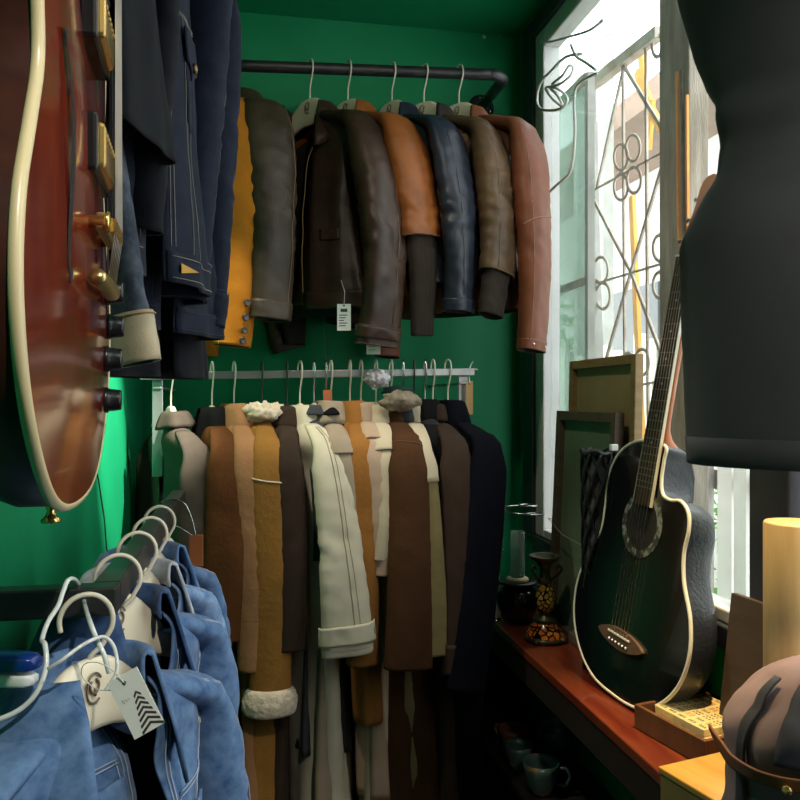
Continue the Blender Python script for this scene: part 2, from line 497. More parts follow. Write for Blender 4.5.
# crack running down the left wall
mb = MB()
mb.tube([Vector((XL + .001, p.y, p.z)) for p in [atX(x, y, XL) for x, y in ((91, 418), (94, 440), (93, 458), (98, 480), (101, 500), (104, 520), (106, 548), (112, 572))]], .0016, 5)
ck = mb.build('crack', plain('crack black', (.006, .02, .012), .9), wl)
# dents and hooks of old screws near the ceiling
mb = MB()
for x, y in ((500, 34), (484, 37), (497, 24), (466, 12), (388, 6)):
    p = atY(x, y, YB); mb.lathe([(.006, 0), (.004, .004)], p, 8, Matrix.Rotation(R(90), 3, 'X'))
mb.build('nail', plain('nail pale', (.5, .5, .45), .6), bpy.data.objects['wall_back'])
# window
win = thing('window_1', 'tall window in the right wall with dark outer frame and white sash', 'window', (0, 0, 0)); win['kind'] = 'structure'
def wpart(name, boxes, m, bev=.004):
    mb = MB()
    for lo, hi in boxes: mb.box([(a + b) / 2 for a, b in zip(lo, hi)], [b - a for a, b in zip(lo, hi)])
    return mb.build(name, m, win, smooth=False, bevel=bev)
x0, x1 = XR - .012, XR + .07
wpart('outer_frame', [((x0, WY1 - .055, WS), (x1, WY1 + .03, WT + .05)), ((x0, WY0 - .04, WT - .005), (x1, WY1 - .055, WT + .05)), ((x0 - .0, WY0 - .04, WS - .035), (x1, WY1 - .055, WS + .008))], M_wframe)
wpart('white_sash', [((x0 + .01, WY1 - .125, WS + .01), (x1 - .02, WY1 - .057, WT - .005)), ((x0 + .01, WY0, WT - .06), (x1 - .02, WY1 - .126, WT - .006)), ((x0 + .01, WY0, WS + .009), (x1 - .02, WY1 - .126, WS + .035))], M_wwhite)
wpart('mullion', [((x0, 1.135, WS + .009), (x1 - .01, 1.235, WT - .006))], M_wframe)
wpart('mullion', [((x0 + .005, 1.04, WS + .009), (x1 - .02, 1.085, WT - .006))], M_wwhite)
mg, nt, b = _new('window glass')
nt.nodes.remove(b)
tr = N(nt, 'ShaderNodeBsdfTransparent'); gl = N(nt, 'ShaderNodeBsdfGlossy', Roughness=.05); df = N(nt, 'ShaderNodeBsdfDiffuse')
tr.inputs['Color'].default_value = (.93, .96, .95, 1)
df.inputs['Color'].default_value = (.75, .8, .78, 1)
mx = N(nt, 'ShaderNodeMixShader'); mx.inputs[0].default_value = .05
mx2 = N(nt, 'ShaderNodeMixShader'); mx2.inputs[0].default_value = .04
nt.links.new(tr.outputs[0], mx.inputs[1]); nt.links.new(gl.outputs[0], mx.inputs[2])
nt.links.new(mx.outputs[0], mx2.inputs[1]); nt.links.new(df.outputs[0], mx2.inputs[2])
nt.links.new(mx2.outputs[0], nt.nodes['Material Output'].inputs['Surface'])
for ya, yb in ((1.236, WY1 - .127), (WY0 + .001, 1.039)):
    wpart('glass_pane', [((XR + .022, ya, WS + .036), (XR + .026, yb, WT - .061))], mg, 0)

# ================================================================== RAILS
M_pipe = mat('black pipe', (.022, .022, .024), rough=.4, metal=.3, col2=(.035, .035, .037), scale=20)
M_alu = mat('brushed grey rail', (.36, .36, .35), rough=.35, metal=.7, col2=(.44, .44, .43), scale=8, stretch=(1, 1, 1))
YU, YLo = 2.2, 2.05
ru = thing('pipe_rail', 'dark iron pipe clothes rail with curved right end fixed to the green back wall', 'clothes rail', atY(500, 76, YU))
ru_loc = Vector(ru.location)
def U(px): return atY(px, 65.5 + (px - 235) * 9.5 / 265, YU)
pts = [U(205)] + [U(x) for x in (250, 300, 350, 400, 450, 480)]
e0 = U(494); e1 = U(506)
pts += catmull([U(490), e0 + Vector((.004, .002, 0)), Vector((e1.x, YU + .03, e1.z)), Vector((e1.x + .002, YU + .07, e1.z))], 6)
pts += [Vector((e1.x + .002, YB - .008, e1.z))]
loc = lambda P, o: [Vector(p) - o for p in P]
MB().tube(loc(pts, ru_loc), .0155, 20).build('pipe', M_pipe, ru)
fl = MB().lathe([(.0, .012), (.02, .012), (.024, .01), (.04, .006), (.042, 0)], Vector((e1.x + .002, YB - .001, e1.z)) - ru_loc, 28, Matrix.Rotation(R(90), 3, 'X')).build('wall_flange', M_pipe, ru)
for k in range(3):
    a = R(100 + k * 120)
    MB().lathe([(.0, .004), (.005, .003), (.006, 0)], Vector((e1.x + .002 + .03 * cos(a), YB - .007, e1.z + .03 * sin(a))) - ru_loc, 12, Matrix.Rotation(R(90), 3, 'X')).build('screw', M_chrome, fl)
pl_ = U(205)
MB().tube(loc([pl_, Vector((pl_.x, YU + .05, pl_.z)), Vector((pl_.x, YB - .002, pl_.z))], ru_loc), .0155, 16).build('pipe', M_pipe, ru)

def Lr(px): return atY(px, 376 - (px - 145) * 4 / 325, YLo)
ra = thing('metal_rail', 'straight grey metal clothes rail on two brackets below the pipe rail', 'clothes rail', Lr(300)); o_ = Vector(ra.location)
MB().bar(Lr(140) - o_, Lr(474) - o_, .012, .019).build('bar', M_alu, ra, smooth=False, bevel=.002)
for px in (157, 464):
    p = Lr(px) + Vector((0, 0, -.010)) - o_
    MB().box(p + Vector((0, .012, -.12)), (.026, .004, .24)).box(p + Vector((0, (YB - YLo) / 2, -.02)), (.02, YB - YLo - .01, .006)).build('bracket', M_alu, ra, smooth=False, bevel=.002)

XRail, Yn, Yf = -.15, .88, 1.78
ZR = 1.5 - .231 * Yn / 1.051
rl = thing('square_rail', 'black square tube clothes rail cornering out from the left wall', 'clothes rail', (XRail, Yn, ZR)); o_ = Vector(rl.location)
M_sq = mat('black square tube', (.012, .012, .013), rough=.38, col2=(.02, .02, .02), scale=12)
MB().box(((XL - XRail) / 2, 0, -.015), (XRail - XL + .028, .028, .030)).build('cross_bar', M_sq, rl, smooth=False, bevel=.002)
MB().box((0, (Yf - Yn) / 2 + .007, -.015), (.028, Yf - Yn - .016, .030)).build('long_bar', M_sq, rl, smooth=False, bevel=.002)
# rail for the upper left denim, above the picture
ZT = 2.43
rt = thing('wall_pipe', 'dark pipe clothes rail above the indigo denim along the left wall', 'clothes rail', (-.188, 1.0, ZT)); o_ = Vector(rt.location)
MB().tube([(XL - o_.x + .001, .72 - 1.0, 0), (0 - .02, .72 - 1.0, 0), (0, .75 - 1, 0), (0, 1.52 - 1, 0), (-.02, 1.55 - 1, 0), (XL - o_.x + .001, 1.55 - 1, 0)], .0145, 16).build('pipe', M_pipe, rt)
# ================================================================== UPPER RAIL JACKETS
GU = 'jackets on the upper pipe rail'
L_dkbrown = leather('leather espresso', (.026, .0135, .008), 2.0, rough=.4)
L_olive = leather('leather olive brown', (.030, .021, .011), 1.7, rough=.5)
L_rust = leather('leather rust', (.19, .058, .011), 1.5, rough=.5)
L_navy = leather('leather blue black', (.014, .018, .028), 1.8, rough=.33)
L_mottle = leather('leather mottled brown', (.062, .036, .017), 2.0, rough=.5)
L_red = leather('leather red brown', (.165, .050, .022), 1.25, rough=.45)
S_mustard = suede('suede mustard', (.34, .13, .013), 1.2)
K_brown = mat('rib knit brown', (.030, .019, .012), rough=.95, bump=.6, bscale=220, kind='twill')
M_furo = mat('fur ochre', (.20, .11, .03), rough=.95, col2=(.34, .21, .08), scale=30, bump=.9, bscale=120, sheen=.4)
M_pipeT = plain('piping tan', (.16, .10, .06), .6)
M_black = cotton('black cloth', (.010, .010, .011), 1.3)

def up_hang(px, W, spx, lo=-85, hi=-10):
    h = U(px); y = solve_yaw(h, W, spx, R(lo), R(hi)); return h, y
# --- U1 mustard suede
h, y = up_hang(221, .20, 238, -89, -50)
g = Garment('suede_jacket', 'mustard yellow suede jacket with four dark buttons on its cuff behind the indigo denim', 'jacket', GU, h, y, S_mustard, 1, W=.2, L=.5, B=.045)
hanger('cream', h, y, 'cream hanger holding the mustard suede jacket, mostly hidden by denim', GH)
std_sleeves(g, g.end_at(1, 232, 346, .03), r0=.066, r1=.043)
g.body(); g.sleeve(1); g.sleeve(-1); g.collar(.03, .05)
sm = MB(); g.sline(1, [(-1.2, .3), (-1.0, .8), (-.9, 1.0)], sm); g.part(sm, 'stitching', M_sto, 0)
for k in range(4): g.sbutton(1, .35, .825 + k * .048, r=.0085)
# --- U2 olive leather
h, y = up_hang(238, .2, 268, -86, -30)
g = Garment('leather_jacket', 'dark olive leather jacket with a piped sleeve, second from the left on the pipe rail', 'jacket', GU, h, y, L_olive, 2, W=.2, L=.5, B=.045)
hanger('cream', h, y, 'cream hanger holding the dark olive leather jacket', GH)
std_sleeves(g, g.end_at(1, 269, 320, .03), r0=.072, r1=.048, wr=.006)
g.body(); g.sleeve(1); g.sleeve(-1); g.collar(.032, .05)
sm = MB(); g.sline(1, [(.9, .05), (.8, .5), (.7, 1.0)], sm, r=.0016); g.part(sm, 'piping', M_pipeT, 0)
g.cuff(1, .90, 1.0, .003)
# --- U3 espresso leather
h, y = up_hang(310, .215, 368, -62, -20)
g = Garment('leather_jacket', 'large espresso brown leather jacket hanging open with pointed collar and strapped cuff', 'jacket', GU, h - Vector((0, 0, .024)), y, L_dkbrown, 3, W=.215, L=.53, B=.06, gap=(1.25, .25), gapz=.3, amp=.008, wr=.005)
hanger('cream', h, y, 'cream hanger with an emblem showing in the espresso leather jacket', GH)
std_sleeves(g, g.end_at(1, 376, 346, .035), r0=.080, r1=.056, rx=.62, bow=(.06, .01), wr=.0075, other=g.end_at(-1, 290, 350, .02))
g.body(); g.sleeve(1); g.sleeve(-1)
g.collar(.032, .075, .8, out=.55)
for sd in (1, -1):
    g.cuff(sd, .90, 1.0, .004)
    c = g.cuff(sd, .905, .955, .008, name='cuff_strap', a0=-2.4, a1=.9)
g.sbutton(1, -1.7, .93, r=.006)
sm = MB()
for t in (.9, .992): g.sline(1, [(0, t), (3, t), (6.28, t)], sm, .0055, .0008, 14)
g.sline(1, [(.2, .12), (.1, .88)], sm, .002, .0011)
g.part(sm, 'stitching', M_pipeT, 0)
for sg in (1, -1): g.patch(sg * .55, sg * 1.05, -.44, -.47, .005, name='pocket_welt') if sg > 0 else None
z_ = MB(); g.line([(.235, -.2), (.225, -.4), (.225, -.64)], z_, .003, .0022, 14); g.part(z_, 'zipper', plain('zip dark brass', (.16, .11, .05), .35, .8), 0)
g.patch(.235, 6.05 - 2 * pi if False else 2.9, -.605, -.648, .004, n=30, name='hem_band')
tg = MB(); g.sline(1, [(-1.2, .2), (-1.2, .3)], tg)
# --- U4 rust leather with knit cuff
h, y = up_hang(348, .205, 403, -62, -20)
g = Garment('leather_jacket', 'rust orange leather jacket whose wide sleeve ends over a brown knit cuff', 'jacket', GU, h - Vector((0, 0, .024)), y, L_rust, 4, W=.205, L=.5, B=.05, gap=(1.25, .1))
hanger('cream', h, y, 'cream hanger with an emblem beside the collar of the rust leather jacket', GH)
e = g.end_at(1, 422, 336, .035)
std_sleeves(g, e, r0=.074, r1=.036, rx=.6, flare=-.06, bow=(.03, .01))
g.body(m=L_rust)
tk = .58
for sd in (1, -1):
    q = g.sl[sd]; q['r1'] = .062; q['flare'] = 0
    g.sleeve(sd, t1=tk)
    q['r1'] = .034
    g.cuff(sd, tk - .06, 1.0, -.004, m=[K_brown, M_lining], name='knit_cuff', nt=24, rib=.0015)
g.collar(.035, .07, .6, out=.5)
sm = MB(); g.sl[1]['r1'] = .062
g.sline(1, [(0, tk - .004), (3, tk - .004), (6.28, tk - .004)], sm, .002, .0013, 16); g.part(sm, 'piping', M_pipeT, 0)
# --- U5 blue black leather
h, y = up_hang(392, .205, 446, -62, -15)
g = Garment('leather_jacket', 'blue black leather jacket hanging unzipped between the rust and the mottled brown jackets', 'jacket', GU, h - Vector((0, 0, .024)), y, L_navy, 5, W=.205, L=.47, B=.05, gap=(1.25, .35), gapz=.35)
hanger('cream', h, y, 'cream hanger holding the blue black leather jacket', GH)
std_sleeves(g, g.end_at(1, 459, 312, .03), r0=.062, r1=.044, bow=(.02, .02), wr=.007)
g.body(); g.sleeve(1); g.sleeve(-1); g.collar(.032, .05, .5)
sm = MB()
g.line([(.37, -.2), (.36, -.4), (.36, -.57)], sm, .003, .002, 14)
g.part(sm, 'zipper', M_chrome, 0)
sm = MB(); g.sline(1, [(-.4, .1), (-.35, .9)], sm, .002, .001); g.line([(.8, -.4), (1.0, -.5)], sm, .003, .0018); g.part(sm, 'seam', plain('seam blue black', (.05, .055, .07), .4), 0)
g.cuff(1, .92, 1.0, .003)
zp = MB(); zp.box(g.bp(.365, -.585, .004), (.012, .003, .05)); g.part(zp, 'zip_pull', M_pipeT, 0)
# --- U6 mottled with fur chest
h, y = up_hang(424, .205, 489, -58, -10)
g = Garment('leather_jacket', 'mottled grey brown leather jacket with ochre fur chest and knit cuffs', 'jacket', GU, h - Vector((0, 0, .024)), y, L_mottle, 6, W=.205, L=.46, B=.05, gap=(1.25, .12), wr=.006)
hanger('cream', h, y, 'cream hanger holding the mottled jacket with fur chest', GH)
e = g.end_at(1, 490, 316, .03)
std_sleeves(g, e, r0=.074, r1=.05, rx=.62, bow=(.03, .02), wr=.008)
g.body()
tk = .79
for sd in (1, -1):
    g.sl[sd]['r1'] = .06; g.sleeve(sd, t1=tk)
    g.sl[sd]['r1'] = .044
    g.cuff(sd, tk - .05, 1.0, -.003, m=[K_brown, M_lining], name='knit_cuff', nt=18, rib=.0015)
g.sl[1]['r1'] = .06
sm = MB(); g.sline(1, [(-.7, .05), (-.75, tk)], sm, .002, .0011); g.sline(1, [(0, tk - .004), (3, tk - .004), (6.28, tk - .004)], sm, .002, .0012, 16); g.part(sm, 'seam', M_pipeT, 0)
g.collar(.034, .06, .5, m=mat('dark corduroy', (.018, .014, .011), .95))
# fur panel
rows = []
for i in range(40):
    z = -.185 - .22 * i / 39; row = []
    for j in range(20):
        a = .2 + .75 * j / 19
        ed = min(1, min(i, 39 - i) / 5, min(j, 19 - j) / 3)
        row.append(g.bp(a, z, .002 + ed * (.008 + .009 * NZ(Vector((a * 40, z * 160, 3))) + .006 * NZ(Vector((a * 90, z * 90, 9))))))
    rows.append(row)
g.part(MB().grid(rows), 'fur_panel', M_furo, 0)
# --- U7 red brown leather
h, y = up_hang(459, .215, 527, -56, -10)
g = Garment('leather_jacket', 'reddish brown leather jacket with studded cuff, nearest the window', 'jacket', GU, h - Vector((0, 0, .024)), y, L_red, 8, W=.215, L=.54, B=.05, gap=(1.2, .05), wr=.0035)
hanger('cream', h, y, 'cream hanger holding the reddish brown leather jacket', GH)
std_sleeves(g, g.end_at(1, 531, 351, .03), r0=.074, r1=.0475, rx=.6, bow=(.02, .01), wr=.004)
g.body(); g.sleeve(1); g.sleeve(-1); g.collar(.03, .05, .5)
sm = MB()
g.sline(1, [(0, .47), (1.2, .445), (1.57, .44)], sm, .0025, .0014); g.sline(1, [(0, .47), (-1.2, .50), (-1.57, .51)], sm, .0025, .0014)
g.sline(1, [(0, .945), (3, .945), (6.28, .945)], sm, .0025, .0009, 16); g.sline(1, [(0, .992), (3, .992), (6.28, .992)], sm, .0025, .0009, 16)
g.sline(1, [(-.9, .03), (-.95, .94)], sm, .002, .0008)
g.part(sm, 'stitching', mat('stitch pale brown', (.33, .22, .15), .8), 0)
g.cuff(1, .94, 1.0, .002)
for a in (-.75, .35):
    c = g.sp(1, a, .968, .003); d = (g.sp(1, a, .968, .01) - c).normalized()
    MB().lathe([(0, .004), (.003, .003), (.0042, 0)], c, 12, d.to_track_quat('Z', 'Y').to_matrix()).build('stud', M_chrome, g.root)

# --- swing tickets under the espresso jacket
def ticket(px, py, Y, w, h, label, lines=5, string_to=None, rot=0):
    c = atY(px, py, Y)
    t = thing('price_tag', label, 'price tag', c, R(-12), 'paper tags on the jackets')
    t.rotation_euler = (0, rot, R(-12))
    m = MB().box((0, 0, -h / 2), (w, .0008, h)).build('card', M_white, t, smooth=False)
    b = MB()
    b.lathe([(.0025, 0), (.0026, .0006)], (0, -.0005, -.004), 12, Matrix.Rotation(R(90), 3, 'X'))
    for k in range(lines):
        ww = w * (.6 - .12 * (k % 3)); b.box((-w * .36 + ww / 2, -.0006, -h * (.42 + .5 * k / lines)), (ww, .0004, h * .035))
    b.box((0, -.0006, -h * .24), (w * .5, .0004, h * .12))
    b.build('print', M_ink, t, smooth=False)
    if string_to is not None:
        q = string_to - Vector(c)
        q = Matrix.Rotation(R(12), 3, 'Z') @ q
        MB().tube([(0, -.0006, -.004), q * .5 + Vector((.006, -.004, 0)), q], .0007, 5).build('string', M_white, t)
    return t
ticket(344, 304, 1.98, .034, .066, 'white paper tag hanging below the hem of the espresso leather jacket', string_to=atY(341, 280, 2.0))
ticket(373.5, 341, 2.02, .036, .034, 'small white tag peeping from under the strapped cuff of the espresso jacket', 2, string_to=atY(372, 318, 2.04))
# loose cord hanging on the wall
cd = MB(); cd.tube(catmull([atY(x, y, 2.37) for x, y in ((312, 298), (318, 301), (322, 312), (324, 330), (325, 350), (326, 371))], 5), .0012, 6)
tag(cd.build('cord', plain('cord green grey', (.12, .2, .14), .7)), 'thin cord running down the back wall under the espresso jacket', 'cord')
# ================================================================== LOWER RAIL COATS
GL = 'coats on the lower metal rail'
GLH = 'hangers on the lower metal rail'
S_brown = suede('suede brown', (.085, .033, .011), 1.35)
S_tan = suede('suede tan', (.29, .145, .065), 1.25)
S_shear = suede('suede honey', (.25, .118, .027), 1.25)
M_fleece = mat('fleece cream', (.56, .46, .32), rough=.98, col2=(.68, .58, .43), scale=40, bump=1.0, bscale=90, sheen=.4)
C_greyb = cotton('cloth grey brown', (.05, .039, .027), 1.3)
C_trench = cotton('cloth trench stone', (.56, .505, .37), 1.08)
C_beige = cotton('cloth beige grey', (.30, .235, .165), 1.15)
S_ochre = suede('suede ochre', (.27, .115, .028), 1.2)
C_pink = cotton('cloth pink tan', (.40, .28, .195), 1.1)
C_cream = cotton('cloth cream', (.50, .42, .29), 1.1)
C_choc = suede('cloth chocolate', (.062, .028, .013), 1.3)
C_slate = cotton('cloth slate', (.040, .043, .047), 1.3)
C_khaki = cotton('cloth khaki olive', (.19, .145, .06), 1.3)
C_dark = mat('cloth near black', (.007, .007, .007), .95, col2=(.010, .010, .010), spec=.08)
C_umber = cotton('cloth umber', (.030, .017, .010), 1.4)
C_navy = mat('cloth midnight', (.0035, .0038, .007), .95, col2=(.005, .0055, .010), spec=.08)
C_rust = suede('suede rust', (.17, .062, .018), 1.3)

def low(px, W, spx, lo=-97, hi=-30, dz=0):
    h = Lr(px) + Vector((0, 0, .010 + dz)); return h, solve_yaw(h, W, spx, R(lo), R(hi))
def coat(px, spx, end, name, desc, m, seed, W=.2, L=.85, B=.032, Bh=None, r0=.05, r1=.04, hk='cream', col='shirt', gap=(.6, .03), lo=-97, hi=-30, yoff=0, rx=.45, roll=0, dz=0, dx=.02, cat='coat', bow=(0, .01), cm=None, hdesc=None, gapz=.25, amp=.006, fall=.042, wr=.0018, second=True, Wh=None):
    h, y = low(px, W, spx, lo, hi, dz)
    rr = random.Random(seed * 13); drop = Vector((0, 0, -rr.uniform(0, .014))); pit = R(rr.uniform(-2.5, 2.5))
    g = Garment(name, desc, cat, GL, h + drop, y, m, seed, pitch=pit, neck=(.05, .026), W=W, L=L, B=B, Bh=Bh, gap=gap, yoff=yoff, roll=roll, gapz=gapz, amp=amp, wr=wr, Wh=Wh)
    hanger(hk, h, y, hdesc, GLH, roll).scale = (.70, 1, 1)
    e = g.end_at(1, end[0], end[1], dx)
    std_sleeves(g, e, r0=r0 * .80, r1=r1 * 1.06, rx=rx, bow=bow, wr=wr * .9)
    for q in g.sl.values(): q['k0'] = .42
    g.body(n=60, nz=60); g.sleeve(1, 30, 48)
    if second: g.sleeve(-1, 24, 36)
    if col == 'shirt': g.collar(rr.uniform(.030, .044), fall * rr.uniform(.85, 1.3), rr.uniform(.1, .5), m=cm, out=rr.uniform(.16, .30), wob=.006)
    elif col == 'stand': g.collar(.03, .02, .2, m=cm)
    return g
# M1
g = coat(171, 196, (186, 640), 'coat', 'grey brown coat at the far left end of the metal rail', C_greyb, 11, B=.036, r0=.050, r1=.042, hdesc='cream hanger of the grey brown coat at the far left of the metal rail', fall=.035)
# M2
g = coat(212, 224, (222, 640), 'suede_jacket', 'dark brown suede coat with a black collar beside the tan suede coat', S_brown, 12, L=.80, B=.045, Bh=.085, r0=.055, r1=.05, yoff=-.03, hdesc='cream hanger of the dark brown suede coat', cm=C_dark, fall=.08, amp=.008)
sm = MB(); g.line([(0.1, -.36), (.8, -.35), (1.5, -.34)], sm, .003, .001, 12); g.part(sm, 'seam', plain('seam dark', (.03, .014, .006), .8), 0)
# M3
g = coat(234, 247, (254, 670), 'suede_coat', 'tan suede coat with its narrow sleeve between the dark brown coat and the shearling', S_tan, 13, L=.92, r0=.046, r1=.033, rx=.5, hdesc='cream hanger of the tan suede coat', fall=.07)
sm = MB(); g.sline(1, [(0, .78), (3, .78), (6.28, .78)], sm, .001, .001, 12); g.line([(1.0, -.17), (1.6, -.2)], sm, .003, .0012); g.part(sm, 'seam', plain('seam tan dark', (.12, .055, .02), .8), 0)
for k in range(1): g.sbutton(1, 1.2, .80, r=.006)
# M4 shearling
g = coat(262, 270, (270, 715), 'shearling_coat', 'honey suede shearling coat with curly cream collar and cuff', S_shear, 14, L=.95, B=.05, r0=.05, r1=.044, hk='black', col='', hdesc='black hanger of the shearling coat', gap=(.6, .06))
g.fur(.027, M_fleece, drop=.012, amp=.012)
rows = []
for i in range(13):
    row = []
    for k in range(56):
        a = 2 * pi * k / 56; t = .885 + .115 * i / 12
        e = sin(pi * i / 12) ** .5
        row.append(g.sp(1, a, t, .002 + .012 * e + .005 * e * NZ(Vector((cos(a) * 7, sin(a) * 7, i * .9))) ))
    rows.append(row)
g.part(MB().grid(rows, closed_u=True), 'fleece_cuff', M_fleece, .002)
sm = MB()
g.line([(.08, -.14), (.07, -.4), (.07, -.75)], sm, .004, .004, 18); g.sline(1, [(-1.7, .2), (0, .225), (1.6, .24)], sm, .002, .0022, 16)
g.line([(.1, -.30), (.8, -.29), (1.5, -.33)], sm, .004, .0022, 14)
g.part(sm, 'fleece_trim', M_fleece, 0)
# M5
g = coat(287, 292, (289, 650), 'coat', 'dark umber coat squeezed between the shearling and the pale trench', C_umber, 15, L=.95, r0=.04, r1=.035, hk='black', hdesc='black hanger of the dark umber coat beside the trench', second=False)
# M6 trench
g = coat(300, 326, (350, 653), 'trench_coat', 'long pale stone trench coat with a buttoned cuff tab, the lightest coat on the rail', C_trench, 16, W=.21, L=1.18, B=.05, Bh=.075, r0=.048, r1=.056, rx=.5, hdesc='cream hanger of the pale trench coat', fall=.085, lo=-88, hi=-40, bow=(.01, .0), yoff=.012, gap=(.6, .06), amp=.012, wr=.004, dx=.05)
g.sl[-1]['E'] = Vector((-.22, -.03, -.7))
sm = MB()
g.sline(1, [(.0, .03), (.1, .45), (.1, .9)], sm, .003, .0012, 24); g.sline(1, [(.22, .03), (.3, .45), (.3, .86)], sm, .003, .0009, 24)
g.sline(1, [(-2, .955), (0, .955), (2, .955)], sm, .002, .0008, 14)
g.part(sm, 'seam', mat('seam stone dark', (.40, .36, .26), .9), 0)
g.cuff(1, .845, .925, .008, name='cuff_tab', a0=-1.6, a1=1.25)
g.sbutton(1, .95, .885, plain('button stone', (.25, .2, .12), .4), .0085)
# M7 two garments with metal hooks
g = coat(314, 322, (324, 560), 'coat', 'dark slate coat on a steel hook just right of the trench collar', C_slate, 17, W=.14, L=.8, B=.02, r0=.03, r1=.025, hk='steel', hdesc='steel hooked hanger just right of the trench hanger', second=False, col='stand')
g = coat(326, 332, (333, 560), 'coat', 'near black coat with an orange label above its collar behind the beige caped coat', C_dark, 18, W=.14, L=.8, B=.02, r0=.03, r1=.025, hk='steel', hdesc='second steel hooked hanger right of the trench', second=False, col='stand')
mb = MB().box((.022, 0, -.070), (.002, .022, .046)); mb.build('neck_label', plain('label orange', (.45, .13, .04), .6), g.root, smooth=False)
# M8
g = coat(331, 344, (346, 640), 'coat', 'beige grey coat with a short shoulder cape beside the ochre suede coat', C_beige, 19, L=.95, r0=.046, r1=.036, hdesc='cream hanger of the beige grey caped coat')
def cape(g, t1=.16, off=.007, m=None):
    rows = []
    for i in range(13):
        t = .012 + (t1 - .012) * i / 12
        rows.append([g.sp(1, 2 * pi * k / 30, t, off + .002 * (i / 12)) for k in range(30)])
    return g.part(MB().grid(rows, closed_u=True), 'cape', m)
cape(g, .13, .003)
# M9
g = coat(350, 357, (362, 665), 'suede_coat', 'ochre suede coat with a big soft collar in the middle of the rail', S_ochre, 20, L=.72, r0=.040, r1=.034, hdesc='cream hanger of the ochre suede coat', fall=.08, B=.03)
# M10
g = coat(361, 374, (384, 575), 'coat', 'pinkish tan coat with a small dark red tassel on its sleeve', C_pink, 21, L=.9, r0=.040, r1=.026, hdesc='cream hanger of the pinkish tan coat')
cape(g, .09, .003)
c = g.sp(1, .9, .36, .006); tm = MB(); tm.tube([c, c + Vector((0, 0, -.012))], .004, 8); tm.tube([c + Vector((0, 0, -.01)), c + Vector((.003, 0, -.03)), c + Vector((0, 0, -.05))], [.004, .006, .002], 8)
g.part(tm, 'tassel', plain('tassel red', (.10, .018, .012), .8), 0)
# M11
g = coat(376, 388, (388, 560), 'coat', 'cream coat with a puffed shoulder cape left of the chocolate coat', C_cream, 22, L=.95, r0=.042, r1=.032, hdesc='cream hanger of the cream coat with shoulder cape')
cape(g, .12, .005)
# M12
g = coat(391, 400, (407, 668), 'coat', 'chocolate brown coat with a broad plain sleeve at the middle right of the rail', C_choc, 23, W=.215, L=1.1, B=.055, Bh=.12, r0=.056, r1=.052, rx=.5, hdesc='cream hanger of the chocolate coat', dx=.04, fall=.08, lo=-90, hi=-40, yoff=.0)
sm = MB(); g.sline(1, [(-1.5, .10), (0, .105), (1.5, .11)], sm, .002, .001, 14); g.part(sm, 'seam', plain('seam choc', (.16, .09, .05), .8), 0)
# M13
g = coat(403, 411, (412, 600), 'coat', 'slate grey coat glimpsed right of the chocolate coat', C_slate, 24, W=.15, L=.8, B=.025, r0=.035, r1=.028, hk='steel', hdesc='steel hooked hanger of the slate grey coat', second=False)
# M14
g = coat(414, 421, (430, 655), 'trench_coat', 'long khaki olive coat with a cream shoulder right of the chocolate coat', C_khaki, 25, W=.21, L=1.15, B=.035, Bh=.075, r0=.046, r1=.040, hk='black', hdesc='black hanger of the khaki olive coat', dx=.03, fall=.05, cm=C_cream)
cape(g, .27, .0015, C_cream)
# M15
g = coat(425, 438, (440, 640), 'coat', 'plain black coat pressed against the khaki olive coat', C_dark, 26, W=.16, L=.9, B=.03, r0=.042, r1=.036, hk='steel', hdesc='steel hooked hanger of the plain black coat')
# M16
g = coat(433, 456, (460, 672), 'coat', 'dark umber coat with raised collar left of the midnight coat', C_umber, 27, W=.21, L=1.1, B=.04, Bh=.07, r0=.05, r1=.042, rx=.5, hdesc='cream hanger of the dark umber coat left of the midnight coat', dx=.03, fall=.04)
g.cuff(1, .86, 1.0, .003)
# M17
g = coat(448, 463, (466, 690), 'coat', 'long midnight black coat at the right end of the metal rail', C_navy, 28, W=.215, L=1.2, B=.05, Bh=.09, r0=.06, r1=.048, rx=.5, hdesc='cream hanger poking from the midnight coat at the right end of the rail', dx=.02, fall=.05, lo=-75, hi=-30)
# --- small things on the rail
def cloth_lump(px, py, Y, r, desc, m, seed, name='scarf', sz=(1, .7, .8)):
    c = atY(px, py, Y)
    mb = MB(); rows = []
    for i in range(22):
        th = pi * (i + .25) / 22.5; row = []
        for k in range(34):
            a = 2 * pi * k / 34
            d = Vector((sin(th) * cos(a), sin(th) * sin(a), cos(th)))
            q = 1 + .28 * NZ(d * 2.2 + Vector((seed, 0, 0))) + .13 * NZ(d * 6 + Vector((0, seed, 0)))
            row.append((d.x * r * q * sz[0], d.y * r * q * sz[1], d.z * r * q * sz[2]))
        rows.append(row)
    mb.grid(rows, closed_u=True, cap0=True, cap1=True)
    o = mb.build(name, m); o.location = c
    return o
M_knit = mat('knit beige speckled', (.17, .135, .095), .95, col2=(.30, .25, .18), scale=50, bump=.9, bscale=120)
M_print = mat('printed cloth grey', (.22, .21, .22), .85, col2=(.6, .58, .6), scale=60, bump=.3, bscale=100, lo=.45, hi=.55)
M_tinsel = mat('dark green knit', (.004, .02, .012), .9, col2=(.02, .05, .035), scale=60, bump=1, bscale=140)
tag(cloth_lump(377, 379, 2.0, .032, '', M_print, 3, sz=(1, .5, .75)), 'grey and white printed cloth bunched on the metal rail', 'cloth')
tag(cloth_lump(401, 401, 1.96, .045, '', M_knit, 9, sz=(1.1, .6, .55)), 'beige speckled knit bundle lying above the chocolate coat', 'cloth')
tag(cloth_lump(398, 392, 2.02, .034, '', M_tinsel, 5, sz=(1.2, .5, .4)), 'dark green knit bundle behind the beige speckled bundle', 'cloth')
